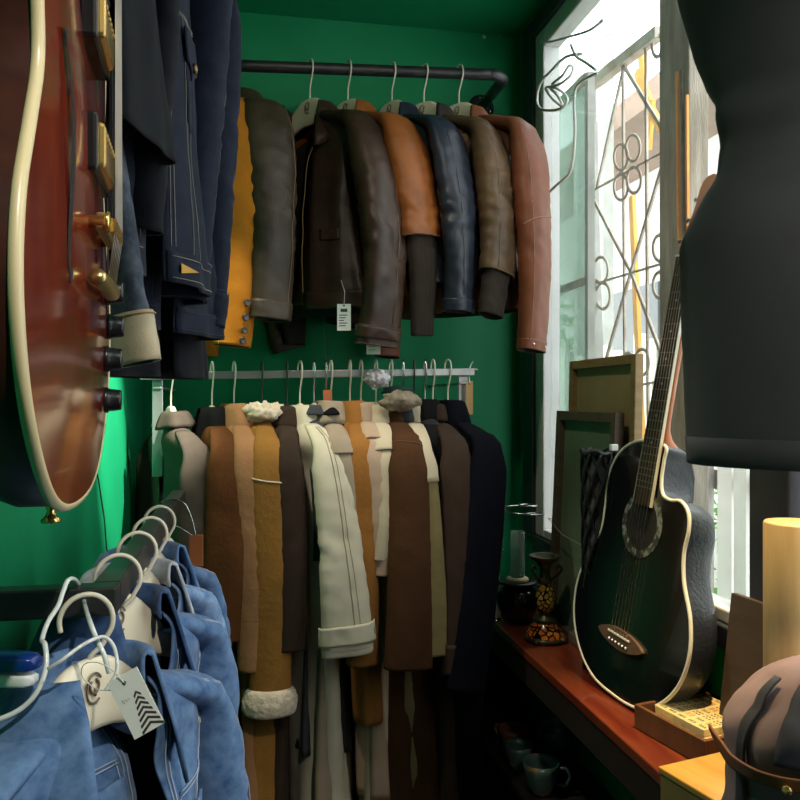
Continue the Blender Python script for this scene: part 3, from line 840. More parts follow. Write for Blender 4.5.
# cardboard tag on the rail end
c = atY(469.5, 381, 2.035)
t = thing('cardboard_tag', 'brown cardboard strip tag tied with white string to the right end of the metal rail', 'tag', c)
M_card = mat('cardboard', (.42, .26, .10), .85, col2=(.47, .3, .13), scale=20)
MB().box((0, 0, -.044), (.0185, .0012, .088)).build('card', M_card, t, smooth=False)
MB().lathe([(.0024, 0), (.0025, .0004)], (0, -.0008, -.007), 14, Matrix.Rotation(R(90), 3, 'X')).build('eyelet', M_ink, t)
mb = MB()
mb.tube(catmull([(0, -.002, -.007), (-.002, -.003, .006), (-.003, -.012, .02), (-.002, -.012, .035), (.004, .01, .038), (.002, .012, .02), (.001, -.001, -.006)], 5), .0012, 6)
mb.tube(catmull([(-.002, -.012, .03), (.000, -.014, .042), (.006, -.014, .05)], 5), .0014, 6)
mb.tube(catmull([(-.002, -.012, .03), (.008, -.014, .031), (.018, -.014, .030)], 5), .0014, 6)
mb.build('string', plain('string white', (.6, .62, .55), .7), t)
# ================================================================== DENIM ON THE LEFT
GD = 'denim jackets on the black square rail'
GDH = 'hangers on the black square rail'
D_mid = denim('denim mid blue', (.040, .095, .22), (.15, .25, .42), lo=.3, hi=.75)
D_dark = denim('denim deep blue', (.020, .045, .115), (.055, .105, .22))
D_light = denim('denim light blue', (.10, .19, .37), (.25, .37, .55))
D_grey = denim('denim pale collar', (.30, .34, .38), (.42, .45, .48))
D_indigo = denim('denim indigo', (.0065, .009, .021), (.014, .019, .040), lo=.35, hi=.7)
D_black = denim('denim black indigo', (.0025, .003, .006), (.005, .006, .011))
D_fade = denim('denim faded', (.035, .045, .065), (.10, .12, .15))
D_beige = mat('denim wrong side beige', (.40, .33, .22), .9, col2=(.50, .42, .29), scale=16, bump=.15, bscale=300)
M_stb = mat('stitch blue pale', (.30, .36, .46), .85)

def jean_jacket(hook, yaw, name, label, group, m, seed, W=.21, L=.5, B=.07, gap=(.85, .10), gapz=.3, stm=None, collar_m=None, ends=None, pockets=True, fall=.075, wr=.005, r0=.072, r1=.05, collar=True, cuff=True, yoff=0, sr=.00055, lap=0, pk=(.42, 1.02, -.30)):
    g = Garment(name, label, 'jacket', group, hook, yaw, m, seed, W=W, L=L, B=B, gap=gap, gapz=gapz, wr=wr, amp=.006, yoff=yoff, lining=plain('denim inside navy', (.006, .009, .018), .9))
    e = ends or ((W + .012, -.02, -.75), (-W + .01, -.05, -.75))
    g.set_sleeve(1, e[0], r0, r1, .62, (.03, .02), wr=wr * 1.4); g.set_sleeve(-1, e[1], r0, r1, .42, (.0, .02), wr=wr * 1.4)
    g.body(n=90, nz=80); g.sleeve(1, 40, 64); g.sleeve(-1, 40, 64)
    st = stm or M_stb
    if collar: g.collar(.03, fall, .75, m=collar_m, out=.30, solid=.004)
    zh = g.zh
    g.patch(gap[1] + .02, 2 * pi - gap[1] - .02, zh + .042, zh, .003, n=80, nz=4, name='hem_band')
    s = MB()
    for sg in (1, -1):
        f = lambda a: a if sg > 0 else 2 * pi - a
        gg = lambda z: g.g(z)
        # front edge, yoke, vertical seams
        for off in (.035, .06): g.line([(f(gg(z) + off * 1.6), z) for z in (-.16, -.22, -.3, -.4, -.5, zh + .05)], s, .003, sr, 8)
        g.line([(f(gg(pk[2]) + .12), pk[2] + .03), (f(1.5), pk[2] + .035)], s, .003, sr, 12)
        g.line([(f(gg(pk[2]) + .12), pk[2] + .026), (f(1.5), pk[2] + .031)], s, .003, sr, 12)
        g.line([(f(pk[0] + .02), pk[2] + .03), (f(pk[0] - .1), zh + .045)], s, .003, sr, 12)
        g.line([(f(pk[1] - .04), pk[2] + .03), (f(pk[1] - .2), zh + .045)], s, .003, sr, 12)
    g.line([(gap[1] + .05, zh + .036), (pi, zh + .036), (2 * pi - gap[1] - .05, zh + .036)], s, .006, sr, 30)
    g.line([(gap[1] + .05, zh + .006), (pi, zh + .006), (2 * pi - gap[1] - .05, zh + .006)], s, .006, sr, 30)
    for sd in (1, -1):
        g.sline(sd, [(-.9, .06), (-.8, .88)], s, .0025, sr, 24); g.sline(sd, [(-.8, .06), (-.7, .88)], s, .0025, sr, 24)
        g.sline(sd, [(k * .524, .885) for k in range(13)], s, .0055, sr, 3)
        if cuff: g.cuff(sd, .89, 1.0, .004)
        # armhole seam
        g.line([(f_, z) for f_, z in ((sd * 1.25 % (2 * pi), -.185), (sd * 1.2 % (2 * pi), -.25), (sd * 1.25 % (2 * pi), -.31))], s, .003, .0009, 10)
    g.part(s, 'stitching', st, 0)
    if pockets:
        for sg in (1, -1):
            a0, a1 = (pk[0], pk[1]) if sg > 0 else (2 * pi - pk[1], 2 * pi - pk[0])
            g.patch(a0, a1, pk[2], pk[2] - .125, .003, name='pocket', point=-.0)
            g.patch(a0 - .02, a1 + .02, pk[2] + .012, pk[2] - .038, .007, name='pocket_flap', point=.016)
            g.bbutton((a0 + a1) / 2, pk[2] - .036, plain('button copper', (.25, .14, .07), .35, .8), .0075, 'button', .010)
    return g
def square_hook(Y, dx=-.008): return Vector((XRail + dx, Y, ZR + .052))
# L1 nearest, on the cross bar
h1 = Vector((-.160, .84, ZR + .020))
jean_jacket(h1, R(57), 'denim_jacket', 'mid blue denim jacket with a printed white card tag, nearest on the square rail', GD, D_mid, 31, W=.185, L=.5, B=.075, gap=(.9, .22), gapz=.22, fall=.075, sr=.0009, r0=.056, pk=(.42, .92, -.27))
hanger('wide', h1, R(57), 'large cream hanger of the tagged mid blue denim jacket at the near end', GDH)
h2 = square_hook(.97, -.006)
jean_jacket(h2, R(62), 'denim_jacket', 'blue denim jacket with a deep blue collar, second on the square rail', GD, D_mid, 32, collar_m=D_dark, W=.185, fall=.07, sr=.0009, gap=(.85, .16), gapz=.2, r0=.056, pk=(.36, .86, -.27))
hanger('wide', h2, R(62), 'cream hanger beside the deep blue denim collar', GDH)
h3 = square_hook(1.13)
jean_jacket(h3, R(69), 'denim_jacket', 'light blue denim jacket with a pale grey collar, third on the square rail', GD, D_light, 33, collar_m=D_grey, W=.18, r0=.062, fall=.07, sr=.0009)
hanger('wide', h3, R(69), 'cream hanger beside the pale grey denim collar', GDH)
h4 = square_hook(1.27)
jean_jacket(h4, R(70), 'denim_jacket', 'mid blue denim jacket farthest along the square rail with pink tinted seam', GD, D_mid, 34, W=.18, r0=.062, stm=mat('stitch pink', (.5, .33, .27), .8), fall=.055, sr=.0009)
hanger('wide', h4, R(70), 'cream hanger of the farthest mid blue denim jacket', GDH)
h5 = square_hook(1.40)
hanger('wide', h5, R(64), 'bare cream hanger behind the denim jackets on the square rail', GDH)
# orange leather tag at the end of the rail
c = Vector((XRail + .05, 1.56, ZR - .062))
t = thing('leather_tag', 'orange brown leather tag hanging near the far end of the square rail', 'tag', c)
MB().box((0, 0, -.03), (.026, .003, .06)).build('strip', plain('leather tag', (.32, .09, .025), .55), t, smooth=False, bevel=.001)
MB().tube(catmull([(0, 0, -.004), (-.008, 0, .03), (-.022, 0, .060), (-.048, 0, .0675), (-.07, 0, .058), (-.0695, 0, .03), (-.04, .002, .02), (-.004, .002, -.003)], 6), .0013, 6).build('wire_loop', M_hookm, t)
# printed card on the nearest jacket
c = atT(124, 679, .70)
t = thing('card_tag', 'white card tag printed with dark chevrons, tied to the nearest denim jacket', 'tag', c)
nrm = (EYE - c).normalized()
# card local frame: x along the top edge, z up along the card, y away from the viewer
xa = (atT(140, 664, .70) - atT(112, 680, .70)).normalized(); za = (nrm.cross(xa)).normalized(); za = za if za.z > 0 else -za
ya = za.cross(xa)
fr = Matrix((xa, ya, za)).transposed()
t.rotation_euler = fr.to_euler()
wd, ht = .030, .054
MB().box((0, 0, -ht / 2 + .004), (wd, .0007, ht)).build('card', M_white, t, smooth=False, bevel=.0002)
MB().lathe([(.0017, 0), (.0018, .0005)], (-.001, -.0005, -.003), 14, Matrix.Rotation(R(90), 3, 'X')).build('eyelet', M_ink, t)
pm = MB()
for k in range(7):
    z = -.0135 - k * .0048; ww = .0035 + k * .0012
    y = -.00055
    cx = .0045
    for sg in (1, -1):
        b = len(pm.v)
        x_o = cx + sg * ww
        pm.v += [(cx, y, z), (x_o, y, z - .0035 - .0003 * k), (x_o, y, z - .0060 - .0003 * k), (cx, y, z - .0024)]
        pm.f.append((b, b + 1, b + 2, b + 3))
pm.build('print', plain('print maroon', (.055, .03, .035), .7), t, smooth=False)
sc_ = MB(); sc_.tube(catmull([(-.010, -.0005, -.018), (-.0095, -.0005, -.015), (-.009, -.0005, -.019), (-.007, -.0005, -.016), (-.006, -.0005, -.0185), (-.004, -.0005, -.0165), (-.003, -.0005, -.018)], 5), .00022, 4)
sc_.build('script', plain('print grey', (.3, .28, .28), .7), t)
mb = MB(); mb.tube(catmull([(-.001, -.001, -.003), (-.004, -.004, .012), (-.012, -.006, .024), (-.024, -.004, .028), (-.034, .004, .020), (-.028, .006, .004), (-.012, .001, -.004), (-.002, .0012, -.0035)], 8), .0005, 6)
M_clear = mat('clear cord', (.62, .64, .62), rough=.15, spec=.7, coat=.5)
mb.build('thread', M_clear, t)
# clear cord looped over the cross bar and the blue and white holder
def P(x, y, t): return atT(x, y, t)
cl = thing('clear_cord', 'loop of clear plastic cord hung over the near end of the square rail', 'cord', P(70, 600, .78)); o_ = Vector(cl.location)
mb = MB(); mb.tube(catmull([q - o_ for q in (P(-25, 725, .70), P(0, 719, .70), P(22, 708, .705), P(38, 690, .71), P(46, 666, .72), P(45, 645, .73), P(42, 640, .74), P(48, 622, .76), P(58, 606, .775), P(63, 592, .79), P(68, 580.5, .80), P(75, 580, .82), P(82, 592, .855), P(85, 606, .80), P(90, 622, .745), P(97, 640, .735), P(104, 655, .73), P(109, 673, .73))], 8), .0024, 8)
mb.tube(catmull([q - o_ for q in (P(48, 669, .70), P(62, 660, .70), P(78, 648, .71), P(92, 640, .72), P(104, 637, .735), P(113, 645, .74), P(117, 660, .73), P(116, 674, .725), P(106, 690, .72))], 8), .0018, 8)
mb.build('strands', M_clear, cl)
c = P(10, 670, .70)
t = thing('plastic_holder', 'blue topped white plastic holder end at the left edge on the clear cord', 'holder', c, -TH - .15)
M_bluep = plain('plastic blue', (.006, .028, .16), .22); M_whp = plain('plastic white', (.62, .64, .62), .3)
def pill(x0, x1, z0, z1, d, name, m):
    mb = MB(); rows = []
    n = 16
    for i in range(n + 1):
        f = i / n; x = x0 + (x1 - x0) * f
        e = 1 if f < .8 else sqrt(max(0, 1 - ((f - .8) / .2) ** 2)) * .35 + .65
        if i == n: e = .6
        rows.append([(x, d * e * spow(cos(2 * pi * k / 24), .5), (z0 + z1) / 2 + (z1 - z0) / 2 * e * spow(sin(2 * pi * k / 24), .5)) for k in range(24)])
    mb.grid(rows, closed_u=True, cap0=True, cap1=True); mb.build(name, m, t)
pill(-.09, .0265, -.0002, .0155, .012, 'blue_top', M_bluep)
pill(-.09, .0235, -.0135, -.0005, .010, 'white_base', M_whp)

# ------------------------------------------------------------------ indigo denim above
GI = 'dark denim hanging from the pipe along the left wall'
GIH = 'hangers of the dark denim'
XT = -.188
def top_hook(Y): return Vector((XT, Y, ZT))
# black indigo jacket, nearest, one sleeve in view beside the guitar
h = Vector((XT - .02, .93, ZT)); y = R(62)
hanger('cream', h, y, 'cream hanger of the black indigo jacket behind the red guitar', GIH)
g = Garment('denim_jacket', 'black indigo jacket hanging beside the red guitar with a plain dark sleeve', 'jacket', GI, h, y, D_black, 40, W=.19, L=.5, B=.05)
std_sleeves(g, g.end_at(1, 129, 232, .0), r0=.062, r1=.046, rx=.5, other=(-.19, .0, -.6))
g.body(); g.sleeve(1); g.sleeve(-1); g.collar(.03, .05)
# front indigo jacket with white topstitching
h = top_hook(1.16); y = R(61)
hanger('cream', h, y, 'cream hanger of the white stitched indigo jacket', GIH)
g = jean_jacket(h, y, 'denim_jacket', 'indigo denim jacket with white topstitching and an orange flash on its hem', GI, D_indigo, 41, W=.205, wr=.0032, L=.645, B=.06, gap=(.5, .05), gapz=.2, stm=mat('stitch ecru', (.36, .33, .27), .9), fall=.06, pk=(.45, 1.0, -.40), r0=.078, r1=.050,
                ends=((.19, .03, -.77), (-.17, -.06, -.66)))
z = g.zh + .020
fl_ = MB(); b = [g.bp(a, zz, .0085) for a, zz in ((.16, z + .007), (.16, z - .007), (.36, z))]
fl_.v += [tuple(q) for q in b]; fl_.f.append((0, 1, 2)); g.part(fl_, 'flash', plain('flash orange', (.6, .30, .02), .6), .001, smooth=False)
# faded denim with beige turn up
h = top_hook(1.25); y = R(60)
hanger('cream', h, y, 'cream hanger of the faded denim jacket with turned up cuff', GIH)
g = Garment('denim_jacket', 'faded denim jacket whose sleeve ends in a beige turned up cuff', 'jacket', GI, h, y, D_fade, 43, W=.19, L=.5, B=.045)
g.set_sleeve(-1, g.end_at(-1, 136, 364, -.03), .045, .030, .6, (0, -.02)); g.set_sleeve(1, (.16, .02, -.55), .05, .04, .5)
g.body(); g.sleeve(-1); g.sleeve(1); g.collar(.03, .05)
g.cuff(-1, .90, 1.0, .005, m=D_beige, name='turned_cuff')
g.cuff(1, .91, 1.0, .005, m=D_beige, name='turned_cuff')
sm = MB(); g.sline(-1, [(k * .524, .905) for k in range(13)], sm, .0085, .0012, 4); g.part(sm, 'stitching', M_sto, 0)
# second indigo jacket behind
h = top_hook(1.36); y = R(56)
hanger('cream', h, y, 'cream hanger of the indigo jacket with tucked cuff', GIH)
g = jean_jacket(h, y, 'denim_jacket', 'indigo denim jacket with tucked cuff behind the white stitched one', GI, D_indigo, 42, W=.20, wr=.0032, L=.70, B=.055, gap=(.5, .05), stm=mat('stitch navy', (.05, .06, .10), .9), fall=.06, r0=.075, r1=.045,
                ends=((.170, .0, -.80), (-.17, -.05, -.70)))
# black denim farthest
h = top_hook(1.47); y = R(56)
hanger('cream', h, y, 'cream hanger of the long black denim shirt', GIH)
g = Garment('denim_shirt', 'long black denim shirt farthest along the left pipe, its hem lowest of all', 'shirt', GI, h, y, D_black, 44, W=.17, L=.77, B=.045)
g.body(); g.collar(.03, .05)
g.set_sleeve(1, (.18, .02, -.62), .06, .045, .6); g.set_sleeve(-1, (-.18, .02, -.62), .06, .045, .6); g.sleeve(1); g.sleeve(-1)
# ================================================================== GUITARS
M_cherry = mat('cherry flame top', (.10, .008, .004), rough=.16, col2=(.22, .030, .010), scale=5, stretch=(1, 9, 1.2), coat=.6, lo=.3, hi=.75)
M_gside = mat('guitar side mahogany', (.032, .009, .006), rough=.4, col2=(.055, .015, .009), scale=6, stretch=(3, 1, 6), spec=.3)
M_cream = plain('binding cream', (.62, .52, .30), .35)
M_gold = plain('gold plate', (.75, .50, .16), .22, .9)
M_goldd = plain('gold worn', (.45, .34, .13), .3, .9)
M_bk = plain('black plastic', (.008, .008, .009), .25)
M_string = plain('string steel', (.32, .30, .26), .4, .9)
M_fing = mat('rosewood', (.028, .016, .010), rough=.45, col2=(.045, .026, .016), scale=8, stretch=(10, 10, 1))
M_neckw = mat('neck mahogany', (.34, .095, .022), rough=.3, col2=(.44, .14, .035), scale=5, stretch=(6, 6, 1), coat=.3)
M_pearl = plain('pearl dot', (.7, .7, .66), .25)
def outline_smooth(pts, n=8): return [(p.x, p.y) for p in catmull([Vector((a, b, 0)) for a, b in pts], n, closed=True)]
# ---- red semi hollow guitar on the left wall
EG = thing('electric_guitar', 'red flame topped semi hollow electric guitar with cream binding hanging on the left wall', 'guitar', (-.133, .675, 1.420), R(3.5))
sc = 1.08
half = [(.0, .0), (.075, .006), (.13, .028), (.178, .072), (.200, .125), (.195, .175), (.168, .222), (.147, .258), (.144, .285), (.153, .325), (.163, .365), (.162, .405), (.145, .438), (.118, .452), (.09, .442), (.066, .42), (.045, .405), (.026, .402)]
out = outline_smooth([(a * sc, b * sc) for a, b in half] + [(-a * sc, b * sc) for a, b in half[:0:-1]], 6)
TK = .044
fn = lambda a, c, t: (t, a, c)
mb = MB(); n = len(out)
cen = Vector((0, .2 * sc))
prof = [(-TK, .90), (-TK, .955), (-TK + .004, .985), (-TK + .012, 1), (-.012, 1), (-.0005, 1)]
rows = [[(d, cen.x + (a - cen.x) * k, cen.y + (c - cen.y) * k) for a, c in out] for d, k in prof]
mb.grid(rows, closed_u=True, cap0=True)
mb.build('body', M_gside, EG)
mb = MB()
rows = []
for i in range(13):
    k = 1 - i / 12 * .995
    rows.append([(.012 * (1 - k * k) ** 1.2 * 1.0, cen.x + (a - cen.x) * k, cen.y + (c - cen.y) * k) for a, c in out])
mb.grid(rows, closed_u=True, cap1=True); mb.build('top', M_cherry, EG)
mb = MB(); mb.tube([(-.0035, a * 1.0, c) for a, c in out], .0042, 8, closed=True); mb.build('binding', M_cream, EG)
def surf(a, c):
    d = sqrt((a / (.2 * sc)) ** 2 + ((c - cen.y) / (.25 * sc)) ** 2); k = min(1, d)
    return .012 * (1 - k * k) ** 1.2
# f holes
for sg in (-1, 1):
    fc = [(.118, .30), (.112, .285), (.104, .27), (.100, .245), (.102, .22), (.108, .195), (.112, .175), (.111, .158), (.104, .150)]
    P_ = catmull([Vector((surf(a, c) + .0014, sg * a * 1.02, c * sc)) for a, c in fc], 5)
    m = len(P_); rs = [.0022 + .0034 * sin(pi * i / (m - 1)) for i in range(m)]
    rs[0] = .0045; rs[1] = .0055; rs[2] = .0045; rs[-1] = .006; rs[-2] = .0075; rs[-3] = .006
    mb = MB().tube(P_, rs, 10, flat=1)
    o = mb.build('f_hole', plain('f hole black', (.004, .003, .003), .8), EG)
    for v in o.data.vertices:  # keep it a shallow dark slot following the top
        s0 = surf(abs(v.co.y), v.co.z / sc); v.co.x = s0 + (v.co.x - s0) * .12 + .0006
# pickups
for zc in (.275, .375):
    r = MB().box((.011, 0, zc), (.014, .09, .045)).build('pickup_ring', M_bk, EG, smooth=False, bevel=.003)
    MB().box((.018, 0, zc), (.009, .070, .036)).build('pickup_cover', M_gold, r, smooth=False, bevel=.004)
    mb = MB()
    for k in range(6): mb.lathe([(.0024, 0), (.0018, .001)], (.0225, -.025 + .01 * k, zc + .009), 10, Matrix.Rotation(R(90), 3, 'Y'))
    mb.build('pole_screws', M_goldd, r)
b_ = MB().box((.0205, 0, .215), (.009, .085, .014)).build('bridge', M_goldd, EG, smooth=False, bevel=.002)
mb = MB()
for k in range(6): mb.box((.0265, -.026 + .0104 * k, .215), (.006, .006, .010))
mb.build('saddles', M_gold, b_, smooth=False)
for s_ in (-1, 1): MB().lathe([(.005, 0), (.005, .014), (.008, .015), (.008, .018)], (.008, s_ * .039, .215), 14, Matrix.Rotation(R(90), 3, 'Y')).build('thumb_wheel', M_gold, b_)
t_ = MB().tube(catmull([(.018, -.05, .172), (.021, -.03, .170), (.022, 0, .169), (.021, .03, .170), (.018, .05, .172)], 5), .0065, 12).build('tailpiece', M_goldd, EG)
mb = MB()
for k in range(6):
    a = -.026 + .0104 * k
    mb.tube([(.024, a, .176), (.029, a, .215), (.0285, a * .85, .45), (.0275, a * .62, .86)], .00055, 5)
mb.build('strings', M_string, EG)
pg = outline_smooth([(.045, .20), (.075, .23), (.078, .30), (.065, .36), (.047, .38), (.046, .3)], 5)
MB().prism(pg, .017, .019, fn).build('pickguard', M_bk, EG, smooth=False)
for a, c in ((.085, .178), (.125, .150), (.105, .118), (.130, .080)):
    x = surf(a, c)
    k = MB().lathe([(.012, 0), (.0125, .003), (.0108, .0045), (.0098, .014), (.009, .0155), (.0, .0158)], (x, a, c * 1.0), 24, Matrix.Rotation(R(90), 3, 'Y')).build('knob', M_bk, EG)
MB().lathe([(.005, -.006), (.0045, 0), (.003, .004), (.0045, .008), (.008, .011), (.007, .013), (0, .0135)], (-.022, 0, -.004), 18, Matrix.Rotation(R(180), 3, 'X')).build('strap_button', M_gold, EG)
# neck, head
mb = MB(); rows = []
for i in range(20):
    f = i / 19; z = .40 + .47 * f; w = .028 - .0065 * f
    rows.append([(.014 + .0 - (.020 if f > .06 else .045) * max(0, sin(pi * k / 10)) ** .7, -w * cos(pi * k / 10), z) for k in range(11)])
mb.grid(rows, closed_u=True, cap0=True, cap1=True); mb.build('neck', M_gside, EG)
mb = MB(); mb.box((.0165, 0, .62), (.005, .05, .50)); fb = mb.build('fingerboard', M_fing, EG, smooth=False, bevel=.001)
mb = MB()
for k in range(22): mb.box((.0195, 0, .87 - .63 * (1 - 2 ** (-(k + 1) / 12)) * 1.02), (.0012, .046, .0018))
mb.build('frets', M_string, fb, smooth=False)
hd = outline_smooth([(-.02, .865), (-.034, .90), (-.032, .97), (-.042, 1.02), (-.02, 1.03), (0, 1.018), (.02, 1.03), (.042, 1.02), (.032, .97), (.034, .90), (.02, .865)], 4)
h_ = MB().prism(hd, -.004, .010, fn).build('headstock', M_bk, EG, smooth=False)
for k in range(6):
    sd = -1 if k % 2 else 1
    MB().tube([(.002, sd * .034, .91 + .035 * (k // 2)), (.002, sd * .050, .91 + .035 * (k // 2))], [.003, .006], 8).build('tuning_peg', M_gold, h_)
# wall hook that carries it
hk = thing('guitar_wall_hook', 'padded wall hook holding the neck of the red electric guitar', 'hook', (XL, .675, 2.29))
MB().box((.006, 0, 0), (.012, .06, .07)).build('plate', M_sq, hk, smooth=False, bevel=.002)
MB().tube([(.01, 0, 0), (.14, 0, 0)], .007, 10).build('arm', M_sq, hk)
for s_ in (-1, 1): MB().tube([(.14, 0, 0), (.15, s_ * .034, 0), (.20, s_ * .036, .004)], .007, 10).build('fork', M_bk, hk)

# ---- black acoustic with cutaway
P0 = Vector((.705, 1.475, .919)); P1 = atT(688, 257, 1.575)
upv = (P1 - P0).normalized()
nv = Vector((-.995, -.10, 0)); nv = (nv - upv * nv.dot(upv)).normalized()
rv = upv.cross(nv) * -1          # towards the near, cut away side
if rv.y > 0: rv = -rv
fr = Matrix((-rv, nv, upv)).transposed()
AG = thing('acoustic_guitar', 'black and dark green acoustic guitar with white edge leaning against the window', 'guitar', P0)
AG.rotation_euler = fr.to_euler()
if fr.determinant() < 0: print('LEFT HANDED FRAME')
Lg = (P1 - P0).length
SB = Lg / .86
L_out = [(0, 0), (-.075, .006), (-.135, .035), (-.180, .085), (-.197, .145), (-.186, .205), (-.155, .258), (-.137, .300), (-.138, .345), (-.145, .385), (-.140, .425), (-.118, .462), (-.08, .486), (-.035, .495)]
R_out = [(.030, .492), (.034, .465), (.036, .43), (.048, .402), (.075, .395), (.105, .398), (.130, .382), (.139, .352), (.137, .310), (.150, .262), (.183, .205), (.196, .145), (.180, .085), (.135, .035), (.075, .006)]
ao = outline_smooth([(-a * SB, c * SB) for a, c in L_out + R_out], 6)
M_burst = None
def burst():
    m, nt, b = _new('green black burst top')
    tc = N(nt, 'ShaderNodeTexCoord'); mp = N(nt, 'ShaderNodeMapping')
    mp.inputs['Location'].default_value = (0, 0, -.19 * SB); mp.inputs['Scale'].default_value = (1 / .19, 0, 1 / .25)
    ln = N(nt, 'ShaderNodeVectorMath', operation='LENGTH'); rp = N(nt, 'ShaderNodeValToRGB')
    sc_ = N(nt, 'ShaderNodeVectorMath', operation='MULTIPLY'); sc_.inputs[1].default_value = (5.3, 0, 4.2)
    sb = N(nt, 'ShaderNodeVectorMath', operation='SUBTRACT'); sb.inputs[1].default_value = (0, 0, .17 * SB)
    nt.links.new(tc.outputs['Object'], sb.inputs[0]); nt.links.new(sb.outputs[0], sc_.inputs[0]); nt.links.new(sc_.outputs[0], ln.inputs[0]); nt.links.new(ln.outputs['Value'], rp.inputs['Fac'])
    rp.color_ramp.elements[0].position = .15; rp.color_ramp.elements[0].color = (.003, .026, .015, 1)
    rp.color_ramp.elements[1].position = .85; rp.color_ramp.elements[1].color = (.004, .006, .006, 1)
    nt.links.new(rp.outputs['Color'], b.inputs['Base Color']); b.inputs['Roughness'].default_value = .12; b.inputs['Coat Weight'].default_value = .5
    return m
M_burst = burst()
M_bowl = mat('black textured bowl', (.020, .024, .032), rough=.33, bump=.35, bscale=160, spec=.6)
cen = Vector((0, .2 * SB))
prof = [(-.0005, 1), (-.012, 1.0), (-.042, .99), (-.062, .95), (-.078, .85), (-.088, .70), (-.093, .45), (-.095, .15)]
mb = MB()
rows = [[(cen.x + (a - cen.x) * k, d, cen.y + (c - cen.y) * k) for a, c in ao] for d, k in prof]
mb.grid(rows, closed_u=True, cap1=True); mb.build('bowl', M_bowl, AG)
MB().prism(ao, -.001, .0015, lambda a, c, t: (a, t, c)).build('soundboard', M_burst, AG, smooth=False)
mb = MB(); mb.tube([(a, 0, c) for a, c in ao], .0036, 8, closed=True); mb.build('binding', plain('binding white', (.75, .70, .55), .35), AG)
mb = MB(); 
def disc(mb, cx, cz, r0, r1, y0, y1, n=40):
    mb.grid([[(cx + r * cos(2 * pi * k / n), y, cz + r * sin(2 * pi * k / n)) for k in range(n)] for r, y in ((r1, y0), (r1, y1), (r0, y1), (r0, y0))], closed_u=True)
zs = .335 * SB
m_ = MB(); disc(m_, 0, zs, .0005, .050, .0012, .0020); m_.build('sound_hole', plain('hole black', (.003, .003, .003), .9), AG, smooth=False)
M_ros = mat('rosette mosaic', (.03, .035, .03), .4, col2=(.20, .22, .19), scale=70, lo=.5, hi=.56)
m_ = MB(); disc(m_, 0, zs, .051, .066, .0012, .0026); m_.build('rosette', M_ros, AG, smooth=False)
m_ = MB(); m_.prism(outline_smooth([(-.085, .108), (-.05, .122), (0, .126), (.05, .122), (.085, .108), (.05, .094), (0, .088), (-.05, .094)], 4), .0015, .009, lambda a, c, t: (a * SB * .9, t, c * SB))
br = m_.build('bridge', mat('bridge wood', (.10, .055, .035), .5, col2=(.14, .08, .05), scale=10), AG, smooth=False)
MB().box((0, .0105, .115 * SB), (.075, .004, .003)).build('saddle', M_pearl, br, smooth=False)
mb = MB()
for k in range(6): mb.lathe([(.003, 0), (.0028, .003), (0, .0035)], (-.03 + .012 * k, .009, .100 * SB), 10, Matrix.Rotation(R(-90), 3, 'X'))
mb.build('bridge_pins', M_pearl, br)
# neck and fingerboard
zt = Lg
mb = MB(); rows = []
for i in range(24):
    f = i / 23; z = .470 * SB + (zt - .470 * SB) * f; w = .028 - .006 * f
    dpt = .020 + .055 * exp(-(f / .075) ** 2)
    rows.append([(-w * cos(pi * k / 12), .004 - dpt * max(0, sin(pi * k / 12)) ** .7, z) for k in range(13)])
mb.grid(rows, closed_u=True, cap0=True, cap1=True); mb.build('neck', M_neckw, AG)
mb = MB(); b0 = .372 * SB
mb.prism([(-.0285, b0), (.0285, b0), (.0225, zt), (-.0225, zt)], .0045, .0100, lambda a, c, t: (a, t, c)); fb = mb.build('fingerboard', M_fing, AG, smooth=False)
mb = MB()
for s_ in (-1, 1): mb.bar((s_ * .0290, .0075, b0), (s_ * .0230, .0075, zt), .0022, .006, Vector((0, 1, 0)))
mb.build('edge_binding', plain('binding white', (.75, .70, .55), .35), fb, smooth=False)
mb = MB(); sl = .645 * SB
for k in range(21):
    z = zt - sl * (1 - 2 ** (-(k + 1) / 12)); mb.box((0, .0101, z), (.045 + .011 * (zt - z) / (zt - b0), .0014, .0018))
mb.build('frets', M_string, fb, smooth=False)
mb = MB()
for k in (3, 5, 7, 9, 12, 15):
    z = zt - sl * (1 - 2 ** (-(k - .5) / 12)); mb.lathe([(.0032, 0), (.003, .0006)], (0, .0100, z), 12, Matrix.Rotation(R(-90), 3, 'X'))
mb.build('inlays', M_pearl, fb)
MB().box((0, .009, zt + .002), (.045, .010, .004)).build('nut', M_pearl, AG, smooth=False)
mb = MB()
for k in range(6):
    a = -.027 + .0108 * k
    mb.tube([(a * 1.05, .0115, .113 * SB), (a * .7, .0135, zt)], .0009, 6)
mb.build('strings', M_string, AG)
hd = outline_smooth([(-.022, 0), (-.036, .03), (-.034, .10), (-.040, .165), (-.015, .178), (0, .172), (.015, .178), (.040, .165), (.034, .10), (.036, .03), (.022, 0)], 4)
h_ = MB().prism([(a, c + zt) for a, c in hd], -.010, .004, lambda a, c, t: (a, t - .22 * (c - zt), c)).build('headstock', M_neckw, AG, smooth=False)
for k in range(6):
    sd = -1 if k % 2 else 1; z = zt + .04 + .045 * (k // 2)
    MB().tube([(sd * .034, -.003 - .22 * (z - zt), z), (sd * .050, -.003 - .22 * (z - zt), z)], [.003, .0065], 8).build('tuning_peg', M_chrome, h_)
MB().lathe([(.008, 0), (.008, .003), (.004, .004), (.004, .009), (.007, .011), (0, .012)], (-.128 * SB, -.055, .042 * SB), 16, Vector((-.8, -.1, -.6)).to_track_quat('Z', 'Y').to_matrix()).build('strap_button', M_goldd, AG)
